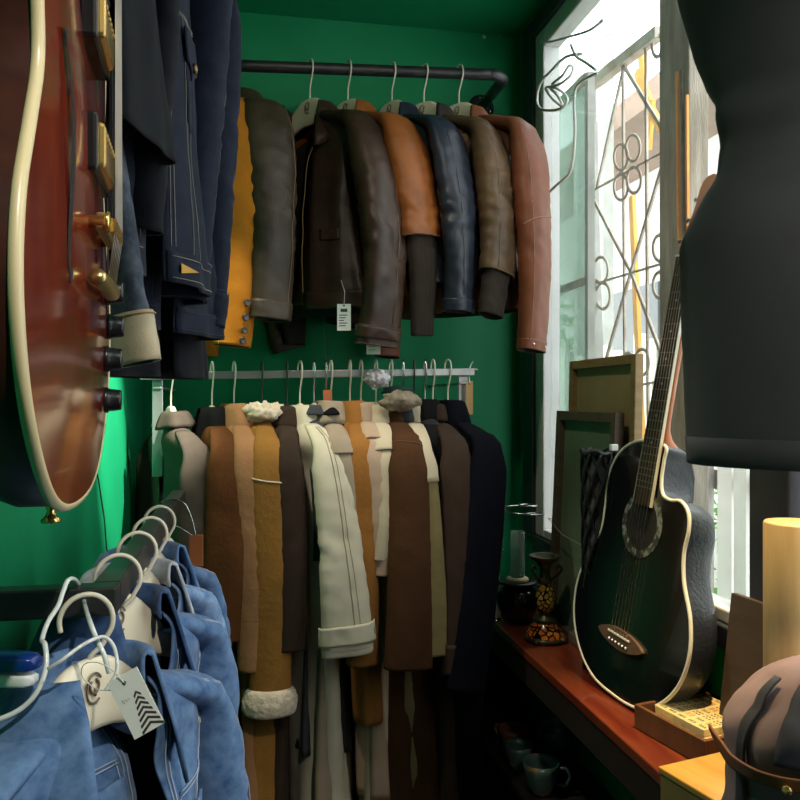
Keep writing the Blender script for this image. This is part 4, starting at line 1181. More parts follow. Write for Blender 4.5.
# ================================================================== SHELF UNDER THE WINDOW
XS, ZS = .637, .91
M_top = mat('red brown shelf', (.115, .016, .007), rough=.28, col2=(.20, .042, .014), scale=5, stretch=(6, 1, 1), coat=.3)
M_shdk = mat('dark shelf wood', (.014, .009, .007), rough=.5, col2=(.022, .014, .010), scale=7, stretch=(4, 1, 1))
sh = thing('wooden_shelf', 'long red brown topped shelf unit under the window with a dark lower shelf', 'shelf', (XS, 1.4, 0)); o_ = Vector(sh.location)
def sbox(name, lo, hi, m, bev=.003):
    return MB().box([(a + b) / 2 - c for a, b, c in zip(lo, hi, o_)], [b - a for a, b in zip(lo, hi)]).build(name, m, sh, smooth=False, bevel=bev)
YS0 = .35
sbox('top_board', (XS, YS0, ZS - .022), (XR - .001, YB - .002, ZS), M_top)
sbox('front_rail', (XS + .004, YS0 + .01, ZS - .085), (XS + .026, YB - .004, ZS - .0225), M_shdk)
sbox('lower_board', (XS + .0, YS0 + .01, .535), (XR - .002, YB - .004, .555), M_shdk)
for y in (YS0 + .02, 1.15, YB - .04): sbox('side_panel', (XS + .03, y, .0), (XR - .003, y + .02, ZS - .023), M_shdk)
# ---- mosaic candlestick
M_mos = None
def mosaic(name, c1, c2, scale):
    m, nt, b = _new(name)
    tc = N(nt, 'ShaderNodeTexCoord'); v = N(nt, 'ShaderNodeTexVoronoi', Scale=scale); v.feature = 'DISTANCE_TO_EDGE'
    v2 = N(nt, 'ShaderNodeTexVoronoi', Scale=scale)
    rp = N(nt, 'ShaderNodeValToRGB'); rp.color_ramp.interpolation = 'CONSTANT'
    rp.color_ramp.elements[0].color = (.012, .008, .004, 1); rp.color_ramp.elements[1].position = .09; rp.color_ramp.elements[1].color = (1, 1, 1, 1)
    r2 = N(nt, 'ShaderNodeValToRGB'); r2.color_ramp.elements[0].color = c4(c1); r2.color_ramp.elements[1].color = c4(c2)
    mx = N(nt, 'ShaderNodeMix'); mx.data_type = 'RGBA'; mx.blend_type = 'MULTIPLY'; mx.inputs[0].default_value = 1
    for a in (v, v2): nt.links.new(tc.outputs['Object'], a.inputs['Vector'])
    sp = N(nt, 'ShaderNodeSeparateColor'); nt.links.new(v2.outputs['Color'], sp.inputs[0])
    nt.links.new(v.outputs['Distance'], rp.inputs['Fac']); nt.links.new(sp.outputs[0], r2.inputs['Fac'])
    nt.links.new(rp.outputs['Color'], mx.inputs[6]); nt.links.new(r2.outputs['Color'], mx.inputs[7]); nt.links.new(mx.outputs[2], b.inputs['Base Color'])
    b.inputs['Roughness'].default_value = .15
    return m
M_mosy = mosaic('mosaic amber', (.42, .20, .03), (.70, .42, .08), 70)
M_moso = mosaic('mosaic orange', (.42, .09, .012), (.65, .20, .03), 60)
M_brz = mat('bronze dark green', (.06, .055, .03), rough=.35, metal=.7, col2=(.12, .10, .05), scale=25, bump=.3, bscale=60)
p = Vector((.712, 1.865, ZS + .001))
cs = thing('candlestick', 'amber mosaic glass candlestick with bronze bowl top standing on the shelf', 'candlestick', p)
MB().lathe([(.050, .0), (.052, .006), (.049, .012), (.0, .013)], n=40, cap0=True, cap1=False).build('base', M_brz, cs)
MB().lathe([(.049, .011), (.046, .018), (.036, .034), (.027, .044), (.025, .046)], n=40, cap0=False, cap1=False).build('foot_dome', M_moso, cs)
MB().lathe([(.026, .044), (.029, .050), (.024, .056), (.014, .062), (.012, .068), (.018, .072)], n=32, cap0=False, cap1=False).build('collar_ring', M_brz, cs)
MB().lathe([(.013, .068), (.020, .076), (.0235, .095), (.022, .115), (.018, .132), (.014, .142)], n=32, cap0=False, cap1=False).build('stem', M_mosy, cs)
MB().lathe([(.014, .140), (.019, .145), (.015, .152), (.012, .165), (.013, .178), (.022, .190), (.034, .198), (.039, .205), (.039, .208), (.034, .207), (.020, .200), (.0, .199)], n=36, cap0=False).build('bowl', M_brz, cs)
for k in range(3):
    a = R(80 + 120 * k)
    d = Vector((cos(a), sin(a), 0))
    MB().tube(catmull([d * .016 + Vector((0, 0, .150)), d * .034 + Vector((0, 0, .165)), d * .042 + Vector((0, 0, .178)), d * .036 + Vector((0, 0, .186)), d * .030 + Vector((0, 0, .178))], 5), .0032, 8).build('scroll', M_brz, cs)
for k in range(4):
    a = R(45 + 90 * k)
    MB().lathe([(.0, -.001), (.008, 0), (.010, .006), (.008, .012), (0, .014)], (.048 * cos(a), .048 * sin(a), 0), 14).build('claw_foot', M_brz, cs)
# ---- oil lamp
M_blkgl = plain('black glaze', (.006, .007, .008), .08, coat=.5)
mgl, nt, b = _new('chimney glass')
b.inputs['Base Color'].default_value = (.85, .93, .9, 1); b.inputs['Roughness'].default_value = .05; b.inputs['Transmission Weight'].default_value = .92; b.inputs['IOR'].default_value = 1.12
lp = thing('oil_lamp', 'black glazed oil lamp with clear glass chimney at the dark back end of the shelf', 'oil lamp', (.703, 2.045, ZS + .001))
MB().lathe([(.036, 0), (.040, .004), (.052, .030), (.058, .055), (.056, .075), (.042, .090), (.026, .095), (0, .096)], n=40).build('font', M_blkgl, lp)
MB().lathe([(.026, .094), (.050, .099), (.055, .104), (.054, .107), (.028, .105), (0, .105)], n=40, cap0=False).build('drip_plate', plain('black dish', (.015, .015, .016), .25), lp)
MB().lathe([(.028, .105), (.030, .108), (.029, .114), (.022, .117), (.0, .118)], n=32).build('burner_ring', mat('burner cream', (.55, .42, .2), .5, col2=(.62, .5, .28), scale=30), lp)
MB().lathe([(.0185, .1175), (.0195, .13), (.019, .20), (.018, .235), (.0185, .238)], n=32, cap0=False, cap1=False).build('chimney', mgl, lp, solid=.0018)
# ---- metal stand with rings
st = thing('metal_stand', 'slim white metal display stand with wire rings beside the midnight coat', 'stand', (.648, 2.06, ZS + .001))
p0 = Vector(st.location)
topz = (400 - 505) / 800 * 0 
tp = atY(503, 498, 2.06) - p0
MB().lathe([(.014, 0), (.014, .004), (.006, .006), (0, .0065)], n=24).build('foot', M_chrome, st)
MB().tube([(0, 0, .004), (tp.x * .5, 0, tp.z * .5), (tp.x, 0, tp.z)], .0032, 10).build('rod', plain('rod pale', (.62, .58, .53), .4), st)
MB().lathe([(.004, 0), (.0065, .008), (.005, .016), (0, .022)], (tp.x, 0, tp.z - .004), 14).build('finial', plain('finial pink', (.5, .36, .30), .4), st)
mb = MB(); z = tp.z - .024
mb.tube(catmull([(tp.x, 0, z), (.03, -.01, z + .003), (.062, -.01, z + .004)] + [(.085 + .024 * cos(a), -.01 + .020 * sin(a), z + .004) for a in [pi + k * .7 for k in range(9)]], 4), .0022, 7)
mb.tube(catmull([(tp.x, 0, z - .002), (.02, -.05, z - .006), (.055, -.075, z - .010)] + [(.080 + .024 * cos(a), -.08 + .018 * sin(a), z - .010) for a in [pi + k * .7 for k in range(9)]], 4), .0022, 7)
mb.tube(catmull([(tp.x, 0, z), (-.02, -.03, z), (-.045, -.045, z + .004), (-.05, -.035, z + .014)], 4), .0022, 7)
mb.build('ring_arm', M_chrome, st)
mb = MB()
for k in range(4):
    zz = tp.z - .11 - .012 * k; mb.tube(catmull([(0, 0, zz), (.010, -.006, zz - .008), (.018, -.008, zz - .002)], 4), .0016, 6)
mb.build('hooks', M_chrome, st)
# ---- picture frames leaning on the window, backs to the room
M_frwd = mat('frame wood grey brown', (.085, .060, .038), .6, col2=(.13, .095, .062), scale=8, stretch=(3, 1, 8))
M_frgold = mat('frame wood honey', (.22, .14, .055), .55, col2=(.30, .20, .085), scale=8, stretch=(3, 1, 8))
M_cgreen = mat('canvas back green', (.11, .17, .09), .85, col2=(.15, .22, .125), scale=4, bump=.2, bscale=120)
M_ctan = mat('canvas back tan', (.25, .185, .085), .85, col2=(.31, .235, .11), scale=4, bump=.2, bscale=120)
def frame(desc, B0, B1, T0, wd, dep, mf, mc, edge=None):
    """B0 far bottom corner, B1 near bottom corner, T0 far top corner"""
    B0, B1, T0 = Vector(B0), Vector(B1), Vector(T0)
    xa = (B1 - B0); W_ = xa.length; xa.normalize()
    za = (T0 - B0); za = za - xa * za.dot(xa); H_ = za.length; za.normalize(); ya = za.cross(xa)
    t = thing('picture_frame', desc, 'picture frame', B0); t.rotation_euler = Matrix((xa, ya, za)).transposed().to_euler()
    for nm, lo, hi in (('frame_bar', (0, 0), (wd, H_)), ('frame_bar', (W_ - wd, 0), (W_, H_)), ('frame_bar', (wd, 0), (W_ - wd, wd)), ('frame_bar', (wd, H_ - wd), (W_ - wd, H_))):
        MB().box(((lo[0] + hi[0]) / 2, 0, (lo[1] + hi[1]) / 2), (hi[0] - lo[0], dep, hi[1] - lo[1])).build(nm, mf, t, smooth=False, bevel=.002)
    # the canvas sits at the face away from the room
    MB().box((W_ / 2, dep * .30, H_ / 2), (W_ - 2 * wd + .002, .003, H_ - 2 * wd + .002)).build('canvas', mc, t, smooth=False)
    return t, W_, H_
XFb = XR - .016
fA, W_, H_ = frame('honey wood framed canvas seen from the back, taller frame against the window', (.812, 1.965, ZS + .001), (.812, 1.60, ZS + .001), (.826, 1.965, 1.60), .022, .020, M_frgold, M_ctan)
mb = MB(); mb.tube([(.012, -.017, H_ * .62), (.02, -.026, H_ * .61), (.012, -.018, H_ * .60)], .0018, 6); mb.build('eye_hook', M_chrome, fA)
fB, W_, H_ = frame('grey brown wood frame with green canvas back, leaning in front of the taller frame', (.775, 1.985, ZS + .001), (.775, 1.64, ZS + .001), (.800, 1.955, 1.472), .024, .022, M_frwd, M_cgreen)
mb = MB(); mb.tube([(.014, -.016, H_ * .5), (.014, -.026, H_ * .5), (.10, -.022, H_ * .45), (.25, -.022, H_ * .44), (W_ - .014, -.022, H_ * .49)], .001, 6); mb.build('hanging_wire', plain('wire', (.3, .28, .2), .5), fB)
# ---- black openwork vase
c = atY(599, 560, 1.80); c.z = ZS + .001; c.x = .748; c.y = .748 / .456
M_wov = plain('black weave', (.010, .010, .012), .45)
bk = thing('woven_basket', 'tall black openwork woven basket between the frames and the acoustic guitar', 'basket', c)
rw, hw = .034, .475
mb = MB()
for s_ in (-1, 1):
    for k in range(9):
        mb.tube([((rw + .002 * s_) * (.85 + .15 * i / 40) * cos(2 * pi * k / 9 + s_ * 4.5 * i / 40), (rw + .002 * s_) * (.85 + .15 * i / 40) * sin(2 * pi * k / 9 + s_ * 4.5 * i / 40), hw * i / 40) for i in range(41)], .0042, 6, flat=.6)
mb.build('weave', M_wov, bk)
MB().lathe([(.0, .0), (rw * .8, 0), (rw * .80, .003), (rw * .93, hw - .004), (rw * .9, hw - .004), (rw * .77, .006), (0, .006)], n=28, cap0=False, cap1=False).build('lining', plain('black cane', (.006, .006, .007), .7), bk)
mb = MB(); mb.tube([(rw * cos(a), rw * sin(a), hw + .004 * sin(5 * a)) for a in [2 * pi * k / 30 for k in range(30)]], .006, 8, closed=True); mb.build('rim', M_wov, bk)
c2 = Vector(c) + Vector((.020, -.036, hw + .012))
tag(MB().box((0, 0, 0), (.016, .012, .014)).build('paper_scrap', M_white, smooth=False, bevel=.002), 'tiny white scrap on the rim of the black woven basket', 'scrap').location = c2
# ---- mahjong tray
ang = math.atan2(-.166, .028)
c0 = Vector((.680, 1.338, ZS + .001)); 
xa = Vector((.035, -.166, 0)).normalized(); ya = Vector((-xa.y, xa.x, 0))   # xa towards the camera, ya towards the window
TL, TW, THh = .172, .168, .042
M_tray = mat('tray wood', (.115, .045, .016), .4, col2=(.17, .07, .026), scale=6, stretch=(5, 1, 1), coat=.2)
M_trayin = mat('tray wood inside', (.30, .14, .045), .45, col2=(.38, .19, .07), scale=6, stretch=(5, 1, 1))
tr_ = thing('tile_tray', 'shallow brown wooden tray full of ivory game tiles on the shelf', 'tray', c0, math.atan2(xa.y, xa.x))
wt = .007
for lo, hi in (((0, 0), (TL, wt)), ((0, TW - wt), (TL, TW)), ((0, wt), (wt, TW - wt)), ((TL - wt, wt), (TL, TW - wt))):
    MB().box(((lo[0] + hi[0]) / 2, (lo[1] + hi[1]) / 2, THh / 2), (hi[0] - lo[0], hi[1] - lo[1], THh)).build('side', M_tray, tr_, smooth=False, bevel=.001)
MB().box((TL / 2, TW / 2, .003), (TL - .014, TW - .014, .006)).build('bottom', M_trayin, tr_, smooth=False)
M_ivory = plain('tile ivory', (.72, .56, .25), .3, coat=.2); M_bamboo = plain('tile bamboo back', (.46, .26, .07), .4)
M_gl = [plain('tile ink dark', (.03, .03, .035), .5), plain('tile ink red', (.30, .03, .02), .5), plain('tile ink green', (.02, .10, .05), .5)]
tl, tw_, th_ = .0235, .0172, .0125
PROTO = []
def tile_proto(kind):
    t = thing('game_tile', '', 'tile')
    MB().box((0, 0, th_ * .5), (tl, tw_, th_)).build('block', M_ivory, t, smooth=False, bevel=.0014)
    mb = MB(); z = th_ + .0003
    if kind == 0:
        for i in range(3):
            for j in (-1, 1): mb.lathe([(.0021, 0), (.002, .0002)], ((i - 1) * .0065, j * .0038, z), 10)
    elif kind == 1:
        for i in (-1, 1):
            for j in (-1, 0, 1): mb.box((i * .0045, j * .0042, z), (.0062, .0014, .0003))
    else:
        for q in (((-.006, -.004), (-.006, .004)), ((-.008, 0), (.002, 0)), ((-.001, -.0045), (-.001, .0045)), ((.003, -.004), (.008, .002)), ((.003, .004), (.008, -.003))): mb.bar((q[0][0], q[0][1], z), (q[1][0], q[1][1], z), .0013, .0003)
    mb.build('mark', M_gl[kind], t, smooth=False); return t
used = {}
trm = Matrix.Rotation(math.atan2(xa.y, xa.x), 4, 'Z'); trm.translation = c0
rnd = random.Random(3)
def tile(i, j, lev, kind, spin=0):
    if kind not in used: o = tile_proto(kind); used[kind] = o
    else: o = copy_tree(used[kind])
    lx = .034 + i * (tl + .0004) + tl / 2 * 0; ly = .036 + j * (tw_ + .0004)
    o.location = trm @ Vector((lx, ly, .0065 + lev * (th_ + .0002)))
    o.rotation_euler = (0, 0, math.atan2(xa.y, xa.x) + spin)
    tag(o, 'ivory game tile with a printed mark, lying among its like in the brown tray', 'tile', 'ivory game tiles in the brown tray')
for i in range(6):
    for j in range(8):
        h_ = 3 if not (i == 5 and j in (2, 3)) and not (i == 5 and j < 2) else (2 if i == 5 and j < 2 else 1)
        if j * (tw_ + .0004) + .036 + tw_ / 2 > TW - wt: continue
        if i * tl + .034 + tl / 2 > TL - wt: continue
        for lev in range(h_):
            if lev < h_ - 1 and 0 < i < 4 and j > 1: continue     # buried tiles that nothing shows
            tile(i, j, lev, (i * 3 + j * 5 + lev + (i * j) % 2) % 3)
# two small upright blocks by the tray side
for k in range(3):
    o = MB().box((0, 0, .012), (.0125, .0172, .024)).build('wooden_block', M_bamboo, smooth=False, bevel=.001)
    o.location = trm @ Vector((.030 + k * .0155, .0165, .0065)); o.rotation_euler = (0, 0, math.atan2(xa.y, xa.x))
    tag(o, ('farthest', 'middle', 'nearest')[k] + ' of three honey brown blocks standing along the left side of the tile tray', 'block', 'honey blocks in the tile tray')
# ---- yellow wooden box at the near end
M_yel = mat('varnished yellow wood', (.50, .27, .045), .28, col2=(.60, .36, .075), scale=4, stretch=(1, 8, 1), coat=.4)
M_yels = mat('yellow wood edge', (.24, .17, .05), .5, col2=(.30, .21, .07), scale=6)
c0 = atZ(660, 766, ZS + .052)
yb = thing('wooden_box', 'flat varnished yellow wooden box in front of the tile tray', 'box', (c0.x, c0.y, ZS + .001), math.atan2(xa.y, xa.x) + .02)
MB().box((.09, .085, .020), (.18, .17, .040)).build('box_body', M_yels, yb, smooth=False, bevel=.002)
MB().box((.09, .085, .0455), (.184, .174, .010)).build('lid', M_yel, yb, smooth=False, bevel=.002)
# ---- pale wooden post and dark board
c = atT(797, 600, 1.12); c.z = ZS + .001
M_post = mat('pale turned wood', (.56, .36, .15), .45, col2=(.68, .47, .22), scale=5, stretch=(8, 8, 1))
ztop = atT(797, 522, 1.12).z - c.z
wp = MB().lathe([(.040, 0), (.0435, .002), (.0435, ztop - .002), (.042, ztop)], n=40).build('wooden_post', M_post); wp.location = c
tag(wp, 'thick round pale wooden post standing on the shelf at the right edge', 'post')
bd0 = Vector((XR - .060, 1.262, ZS + .001))
bd = thing('wooden_board', 'dark brown wooden board leaning on the window frame behind the pale post', 'board', bd0, R(-84))
bdm = mat('dark board', (.055, .034, .024), .5, col2=(.085, .055, .038), scale=5, stretch=(1, 1, 6))
o = MB().box((.07, .010, .128), (.14, .012, .256)).build('panel', bdm, bd, smooth=False, bevel=.002); bd.rotation_euler = (R(-7), 0, R(-84))
# ---- cups on the lower shelf
M_cup = mat('cup green glaze', (.055, .10, .085), .25, col2=(.10, .16, .13), scale=14, coat=.3)
M_cupf = mat('cup floral', (.06, .105, .09), .25, col2=(.28, .14, .05), scale=28, lo=.58, hi=.66, coat=.3)
M_cupt = plain('cup terracotta', (.22, .075, .03), .5)
ZL = .5555
def cup(px, py, desc, r, h, m, handle=0, tilt=None):
    c = atZ(px, py, ZL + h); c.z = ZL
    t = thing('tea_cup', desc, 'cup', c, handle, 'old cups on the dark lower shelf')
    if tilt: t.rotation_euler = (tilt[0], tilt[1], handle); t.location.z += tilt[2]
    MB().lathe([(0, .0), (r * .55, .0), (r * .60, .004), (r * .82, h * .3), (r, h * .75), (r * 1.02, h), (r * .98, h), (r * .95, h * .75), (r * .78, h * .32), (r * .5, .008), (0, .007)], n=36, cap0=False, cap1=False).build('bowl', m, t)
    MB().tube(catmull([(r * .93, 0, h * .82), (r * 1.35, 0, h * .86), (r * 1.6, 0, h * .62), (r * 1.35, 0, h * .34), (r * .86, 0, h * .36)], 6), .0042, 8).build('handle', m, t)
cup(514, 727, 'low green cup with terracotta side at the back left of the lower shelf', .040, .050, M_cupt, 2.2)
cup(519, 744, 'floral green cup standing second from the back of the lower shelf', .036, .062, M_cupf, 2.0)
cup(541, 761, 'large floral cup standing frontmost on the lower shelf', .043, .075, M_cupf, -.5)
cup(562, 730, 'big green cup tilted with its handle towards the window', .048, .065, M_cup, -.1, (.0, -.35, .018))
cup(592, 738, 'pale green cup deep under the shelf edge', .036, .055, M_cup, .4)
# ---- backpack
M_bp = mat('backpack mauve canvas', (.20, .135, .135), .85, col2=(.26, .18, .18), scale=7, bump=.25, bscale=400, kind='twill')
M_bpd = mat('backpack slate webbing', (.035, .036, .045), .8, col2=(.05, .05, .06), scale=20, bump=.3, bscale=500, kind='twill')
M_ltan = mat('strap leather', (.16, .058, .018), .4, col2=(.22, .085, .028), scale=12)
pc = atT(848, 744, .945); pc = Vector((pc.x - .01, pc.y, ZS + .001))
bpk = thing('backpack', 'mauve grey canvas backpack with a brown leather strap at the right edge', 'backpack', pc, TH * 0 - .55)
def bpt(a, f, off=0):
    """a round the bag, f from the bottom up"""
    H = .285
    z = H * f
    k = (1 - clamp((f - .55) / .45) ** 2.4) ** .5 if f > .55 else 1
    k = max(.02, k) * (.92 + .08 * min(1, f / .15))
    w, d = .125 * k + off, .10 * k + off
    p = Vector((w * spow(cos(a), .75), d * spow(sin(a), .75), z + off * (1 if f > .85 else 0)))
    q = .011 * NZ(Vector((p.x * 14, p.y * 14, p.z * 12))) + .005 * NZ(Vector((p.x * 34, p.y * 34, p.z * 28)))
    return p * 1 + Vector((cos(a), sin(a), .2)) * q
MB().grid([[bpt(2 * pi * k / 64, i / 50) for k in range(64)] for i in range(51)], closed_u=True, cap0=True, cap1=True).build('body', M_bp, bpk)
af = R(-90)
MB().grid([[bpt(af + (k / 24 - .5) * 2.2, .05 + .43 * i / 20, .010 * min(1, min(i, 20 - i, k, 24 - k) / 3)) for k in range(25)] for i in range(21)]).build('front_pocket', M_bp, bpk)
MB().grid([[bpt(af - .95 + .16 * (k / 6 - .5), .02 + .90 * i / 40, .006) for k in range(7)] for i in range(41)]).build('webbing', M_bpd, bpk, solid=.003)
MB().grid([[bpt(af + .25 + (k / 24 - .5) * 1.5, .66 + .33 * i / 16, .008) for k in range(25)] for i in range(17)]).build('top_flap', M_bpd, bpk, solid=.004)
rows = []
for i in range(41):
    f = i / 40; a = af - 1.45 + 2.6 * f
    zc = .67 - .10 * sin(pi * clamp(f * 1.15)) + .10 * f
    rows.append([bpt(a, zc + .05 * (j / 6 - .5) * (1 if f > .12 else .4 + f * 5), .016) for j in range(7)])
MB().grid(rows).build('leather_strap', M_ltan, bpk, solid=.003)
q = bpt(af - .35, .60, .022)
MB().lathe([(.0055, 0), (.005, .003), (0, .0035)], q, 14, Vector((-.3, -1, .1)).to_track_quat('Z', 'Y').to_matrix()).build('rivet', M_gold, bpk)
MB().tube(catmull([bpt(af - 1.0, .12, .012), bpt(af - 1.0, .12, .03), bpt(af - .95, .03, .03), bpt(af - .95, .03, .012)], 6), .006, 8).build('side_loop', M_ltan, bpk)
MB().tube(catmull([bpt(af - .5, .95, .004), bpt(af - .3, .99, .02), bpt(af + .3, .99, .02), bpt(af + .5, .95, .004)], 8), .008, 10, flat=.6).build('grab_handle', M_bpd, bpk)
# ---- black dress at the right edge
M_dress = mat('dress charcoal', (.055, .055, .058), .7, col2=(.070, .070, .074), scale=5, bump=.08, bscale=500, kind='twill', sheen=.15)
dx = Vector((.80, -.60, 0)).normalized()
hem = atT(690, 462, .90)
dc = Vector((hem.x, hem.y, 0)) + dx * .185
dr = thing('dress', 'charcoal black fitted dress hanging in front of the window at the right edge', 'dress', (dc.x, dc.y, 2.34), math.atan2(dx.y, dx.x))
ZD = 2.34
hz = hem.z - ZD
keys = [(-.06, .07, .05, 0), (-.085, .11, .05, 0), (-.13, .185, .06, 0), (-.22, .20, .085, 0), (-.33, .205, .10, 0), (-.45, .182, .085, 0), (-.565, .150, .075, 0), (-.615, .168, .09, 0), (-.68, .195, .105, 0), (-.78, .190, .10, 0), (hz, .185, .085, 0)]
def dp(a, z, off=0):
    A, B, _ = interp(keys, z)
    p = Vector((A * spow(cos(a), .9), B * spow(sin(a), .9), z))
    e = exp(-((z + .555) / .06) ** 2)
    q = .003 * NZ(Vector((p.x * 9, p.y * 9, p.z * 9))) + .010 * e * NZ(Vector((p.x * 12 + 4, p.y * 14, p.z * 34)))
    return p + Vector((cos(a), sin(a), 0)) * (q + off)
MB().grid([[dp(2 * pi * k / 90, -.06 + (hz + .06) * i / 90) for k in range(90)] for i in range(91)], closed_u=True).build('skirt_and_bodice', [M_dress, M_lining], dr, solid=.003)
MB().grid([[dp(2 * pi * k / 90, z, .002) for k in range(90)] for z in (hz + .03, hz + .015, hz + .001)], closed_u=True).build('hem_band', M_dress, dr, solid=.002)
mb = MB(); mb.tube([dp(-.5 * pi - .15, -.1 + (hz + .1) * i / 40, .001) for i in range(41)], .0012, 5); mb.build('seam', M_lining, dr)
hg = copy_tree(HANG['black']); hg.location = (dc.x, dc.y, ZD + .028); hg.rotation_euler = (0, 0, math.atan2(dx.y, dx.x))
tag(hg, 'black hanger of the charcoal dress above the picture', 'hanger')
hk = thing('ceiling_hook', 'long ceiling hook carrying the charcoal dress', 'hook', (dc.x, dc.y, ZC - .001))
MB().tube([(0, 0, 0), (0, 0, -.25), (.0, .012, -.27), (0, .012, -.295), (0, -.004, -.305), (0, -.016, -.29)], .004, 8).build('rod', M_pipe, hk)
# ---- tangled white wire hanging at the window
c = atX(570, 80, XR - .02); 
wr_ = thing('wire_tangle', 'tangled white wire hanging at the top corner of the window', 'wire', c)
M_wire = plain('wire white', (.70, .68, .64), .4)
def WP(x, y, k=0): return atX(x, y, XR - .02 - .012 * k) - Vector(c)
mb = MB()
mb.tube(catmull([WP(603, 20), WP(590, 30, 1), WP(572, 36), WP(550, 42), WP(541, 41)], 6), .0034, 8)
mb.tube(catmull([WP(571, 45), WP(576, 56, 1), WP(585, 62), WP(596, 70)], 6), .0038, 8)
mb.tube(catmull([WP(582, 54), WP(566, 57, 1), WP(552, 70, 1.5), WP(540, 84, 1), WP(537, 100), WP(541, 109, 1), WP(556, 110, 2), WP(566, 104, 1), WP(566, 96), WP(556, 88, 1), WP(546, 88, 2), WP(552, 98, 1), WP(562, 106), WP(558, 96, 1.6), WP(550, 88, 1)], 7), .0040, 8)
mb.tube(catmull([WP(552, 84, 1), WP(562, 76, 2), WP(569, 66, 1), WP(573, 68), WP(570, 76, 1), WP(560, 84, 2), WP(552, 86)], 7), .0038, 8)
mb.tube(catmull([WP(597, 73, 1), WP(584, 80), WP(576, 88), WP(574, 104), WP(575, 130), WP(573, 160), WP(569, 174), WP(558, 184), WP(550, 192), WP(548, 198), WP(550, 201)], 7), .0038, 8)
mb.build('strands', M_wire, wr_)
# ================================================================== OUTSIDE THE WINDOW
XG = 1.06
M_rust = mat('grille paint peeling', (.42, .32, .24), .6, col2=(.62, .56, .50), scale=12, bump=.3, bscale=50)
M_steel2 = mat('grille grey', (.34, .34, .31), .55, col2=(.46, .45, .42), scale=8)
gr = thing('window_grille', 'painted iron security grille with scrolls outside the window', 'grille', atX(600, 400, XG)); o_ = Vector(gr.location)
def G(x, y, k=0): return atX(x, y, XG + k) - o_
def strip(name, pts, w, m, d=.006):
    mb = MB()
    for p, q in zip(pts, pts[1:]): mb.bar(p, q, w, d, Vector((1, 0, 0)))
    return mb.build(name, m, gr, smooth=False)
strip('end_post', [G(590, 86), G(594, 250), G(601, 480), G(604, 640)], .028, M_steel2, .03)
strip('top_rail', [G(583, 92), G(660, 32)], .030, M_rust, .03)
strip('cross_rail', [G(594, 190), G(668, 150)], .006, M_rust)
strip('cross_rail', [G(598, 283), G(668, 262)], .006, M_rust)
strip('cross_rail', [G(602, 392), G(668, 380)], .006, M_rust)
for a, b_ in ((623, 625), (646, 648), (668, 668)):
    strip('upright', [G(a, 64 - (a - 623) * .8), G(b_, 400), G(b_ + 3, 640)], .010, M_rust)
for q in (((597, 188), (624, 66)), ((624, 66), (662, 128)), ((594, 200), (631, 272)), ((664, 160), (631, 272)), ((631, 272), (600, 380)), ((631, 272), (668, 372)), ((604, 400), (636, 478)), ((666, 385), (636, 478))):
    strip('diagonal', [G(*q[0]), G(*q[1])], .011, M_rust)
def ring(x, y, rx, ry, k=0):
    mb = MB(); mb.tube([G(x + rx * cos(a), y + ry * sin(a), k) for a in [2 * pi * i / 24 for i in range(24)]], .0055, 8, closed=True, flat=.6)
    mb.build('scroll_ring', M_rust, gr)
for x, y in ((621, 157), (633, 148), (621, 187), (634, 180)): ring(x, y, 7, 13)
for x, y in ((660, 248), (660, 285), (601, 270), (603, 296), (628, 366), (642, 362)): ring(x, y, 7, 13)
ring(657, 45, 5, 12)
# weathered timber post with orange streaks
tp0 = atX(676, 400, 1.005)
M_old = mat('weathered timber', (.20, .16, .12), .85, col2=(.36, .30, .24), scale=5, stretch=(6, 6, 1), bump=.6, bscale=40)
M_or = mat('orange paint streak', (.75, .22, .03), .6, col2=(.85, .35, .06), scale=10)
pt = thing('timber_post', 'weathered timber post with orange streaked grooves outside the window', 'post', (tp0.x, tp0.y, 0))
wpx = (atX(661, 300, 1.005).y - atX(691, 300, 1.005).y)
yc = (atX(661, 300, 1.005).y + atX(691, 300, 1.005).y) / 2 - tp0.y
MB().box((.02, yc, 1.55), (.05, wpx, 3.1)).build('post', M_old, pt, smooth=False, bevel=.003)
for k, (a, b_, c_, d_, m) in enumerate(((677, 72, 679, 240, M_or), (682, 70, 684, 235, M_frwd), (687, 95, 688, 240, M_or), (676, 300, 682, 352, M_or), (688, 380, 690, 470, M_or))):
    p = atX(a, b_, .997) - Vector(pt.location); q = atX(c_, d_, .997) - Vector(pt.location)
    MB().bar(p, q, .007, .006, Vector((1, 0, 0))).build('streak', m, pt, smooth=False)
# orange broken slats behind the grille
M_osl = mat('orange wood slat', (.80, .36, .05), .6, col2=(.9, .48, .10), scale=6)
os_ = thing('orange_slats', 'broken orange painted slats leaning behind the grille', 'slats', atX(640, 120, 1.18)); o2 = Vector(os_.location)
for a, b_ in (((641, 52), (645, 92)), ((637, 72), (652, 108)), ((652, 100), (648, 150)), ((632, 196), (664, 970)), ((650, 108), (668, 140))):
    MB().bar(atX(*a, 1.18) - o2, atX(*b_, 1.18 + .004 * (a[0] % 5)) - o2, .026, .012, Vector((1, 0, 0))).build('slat', M_osl, os_, smooth=False)
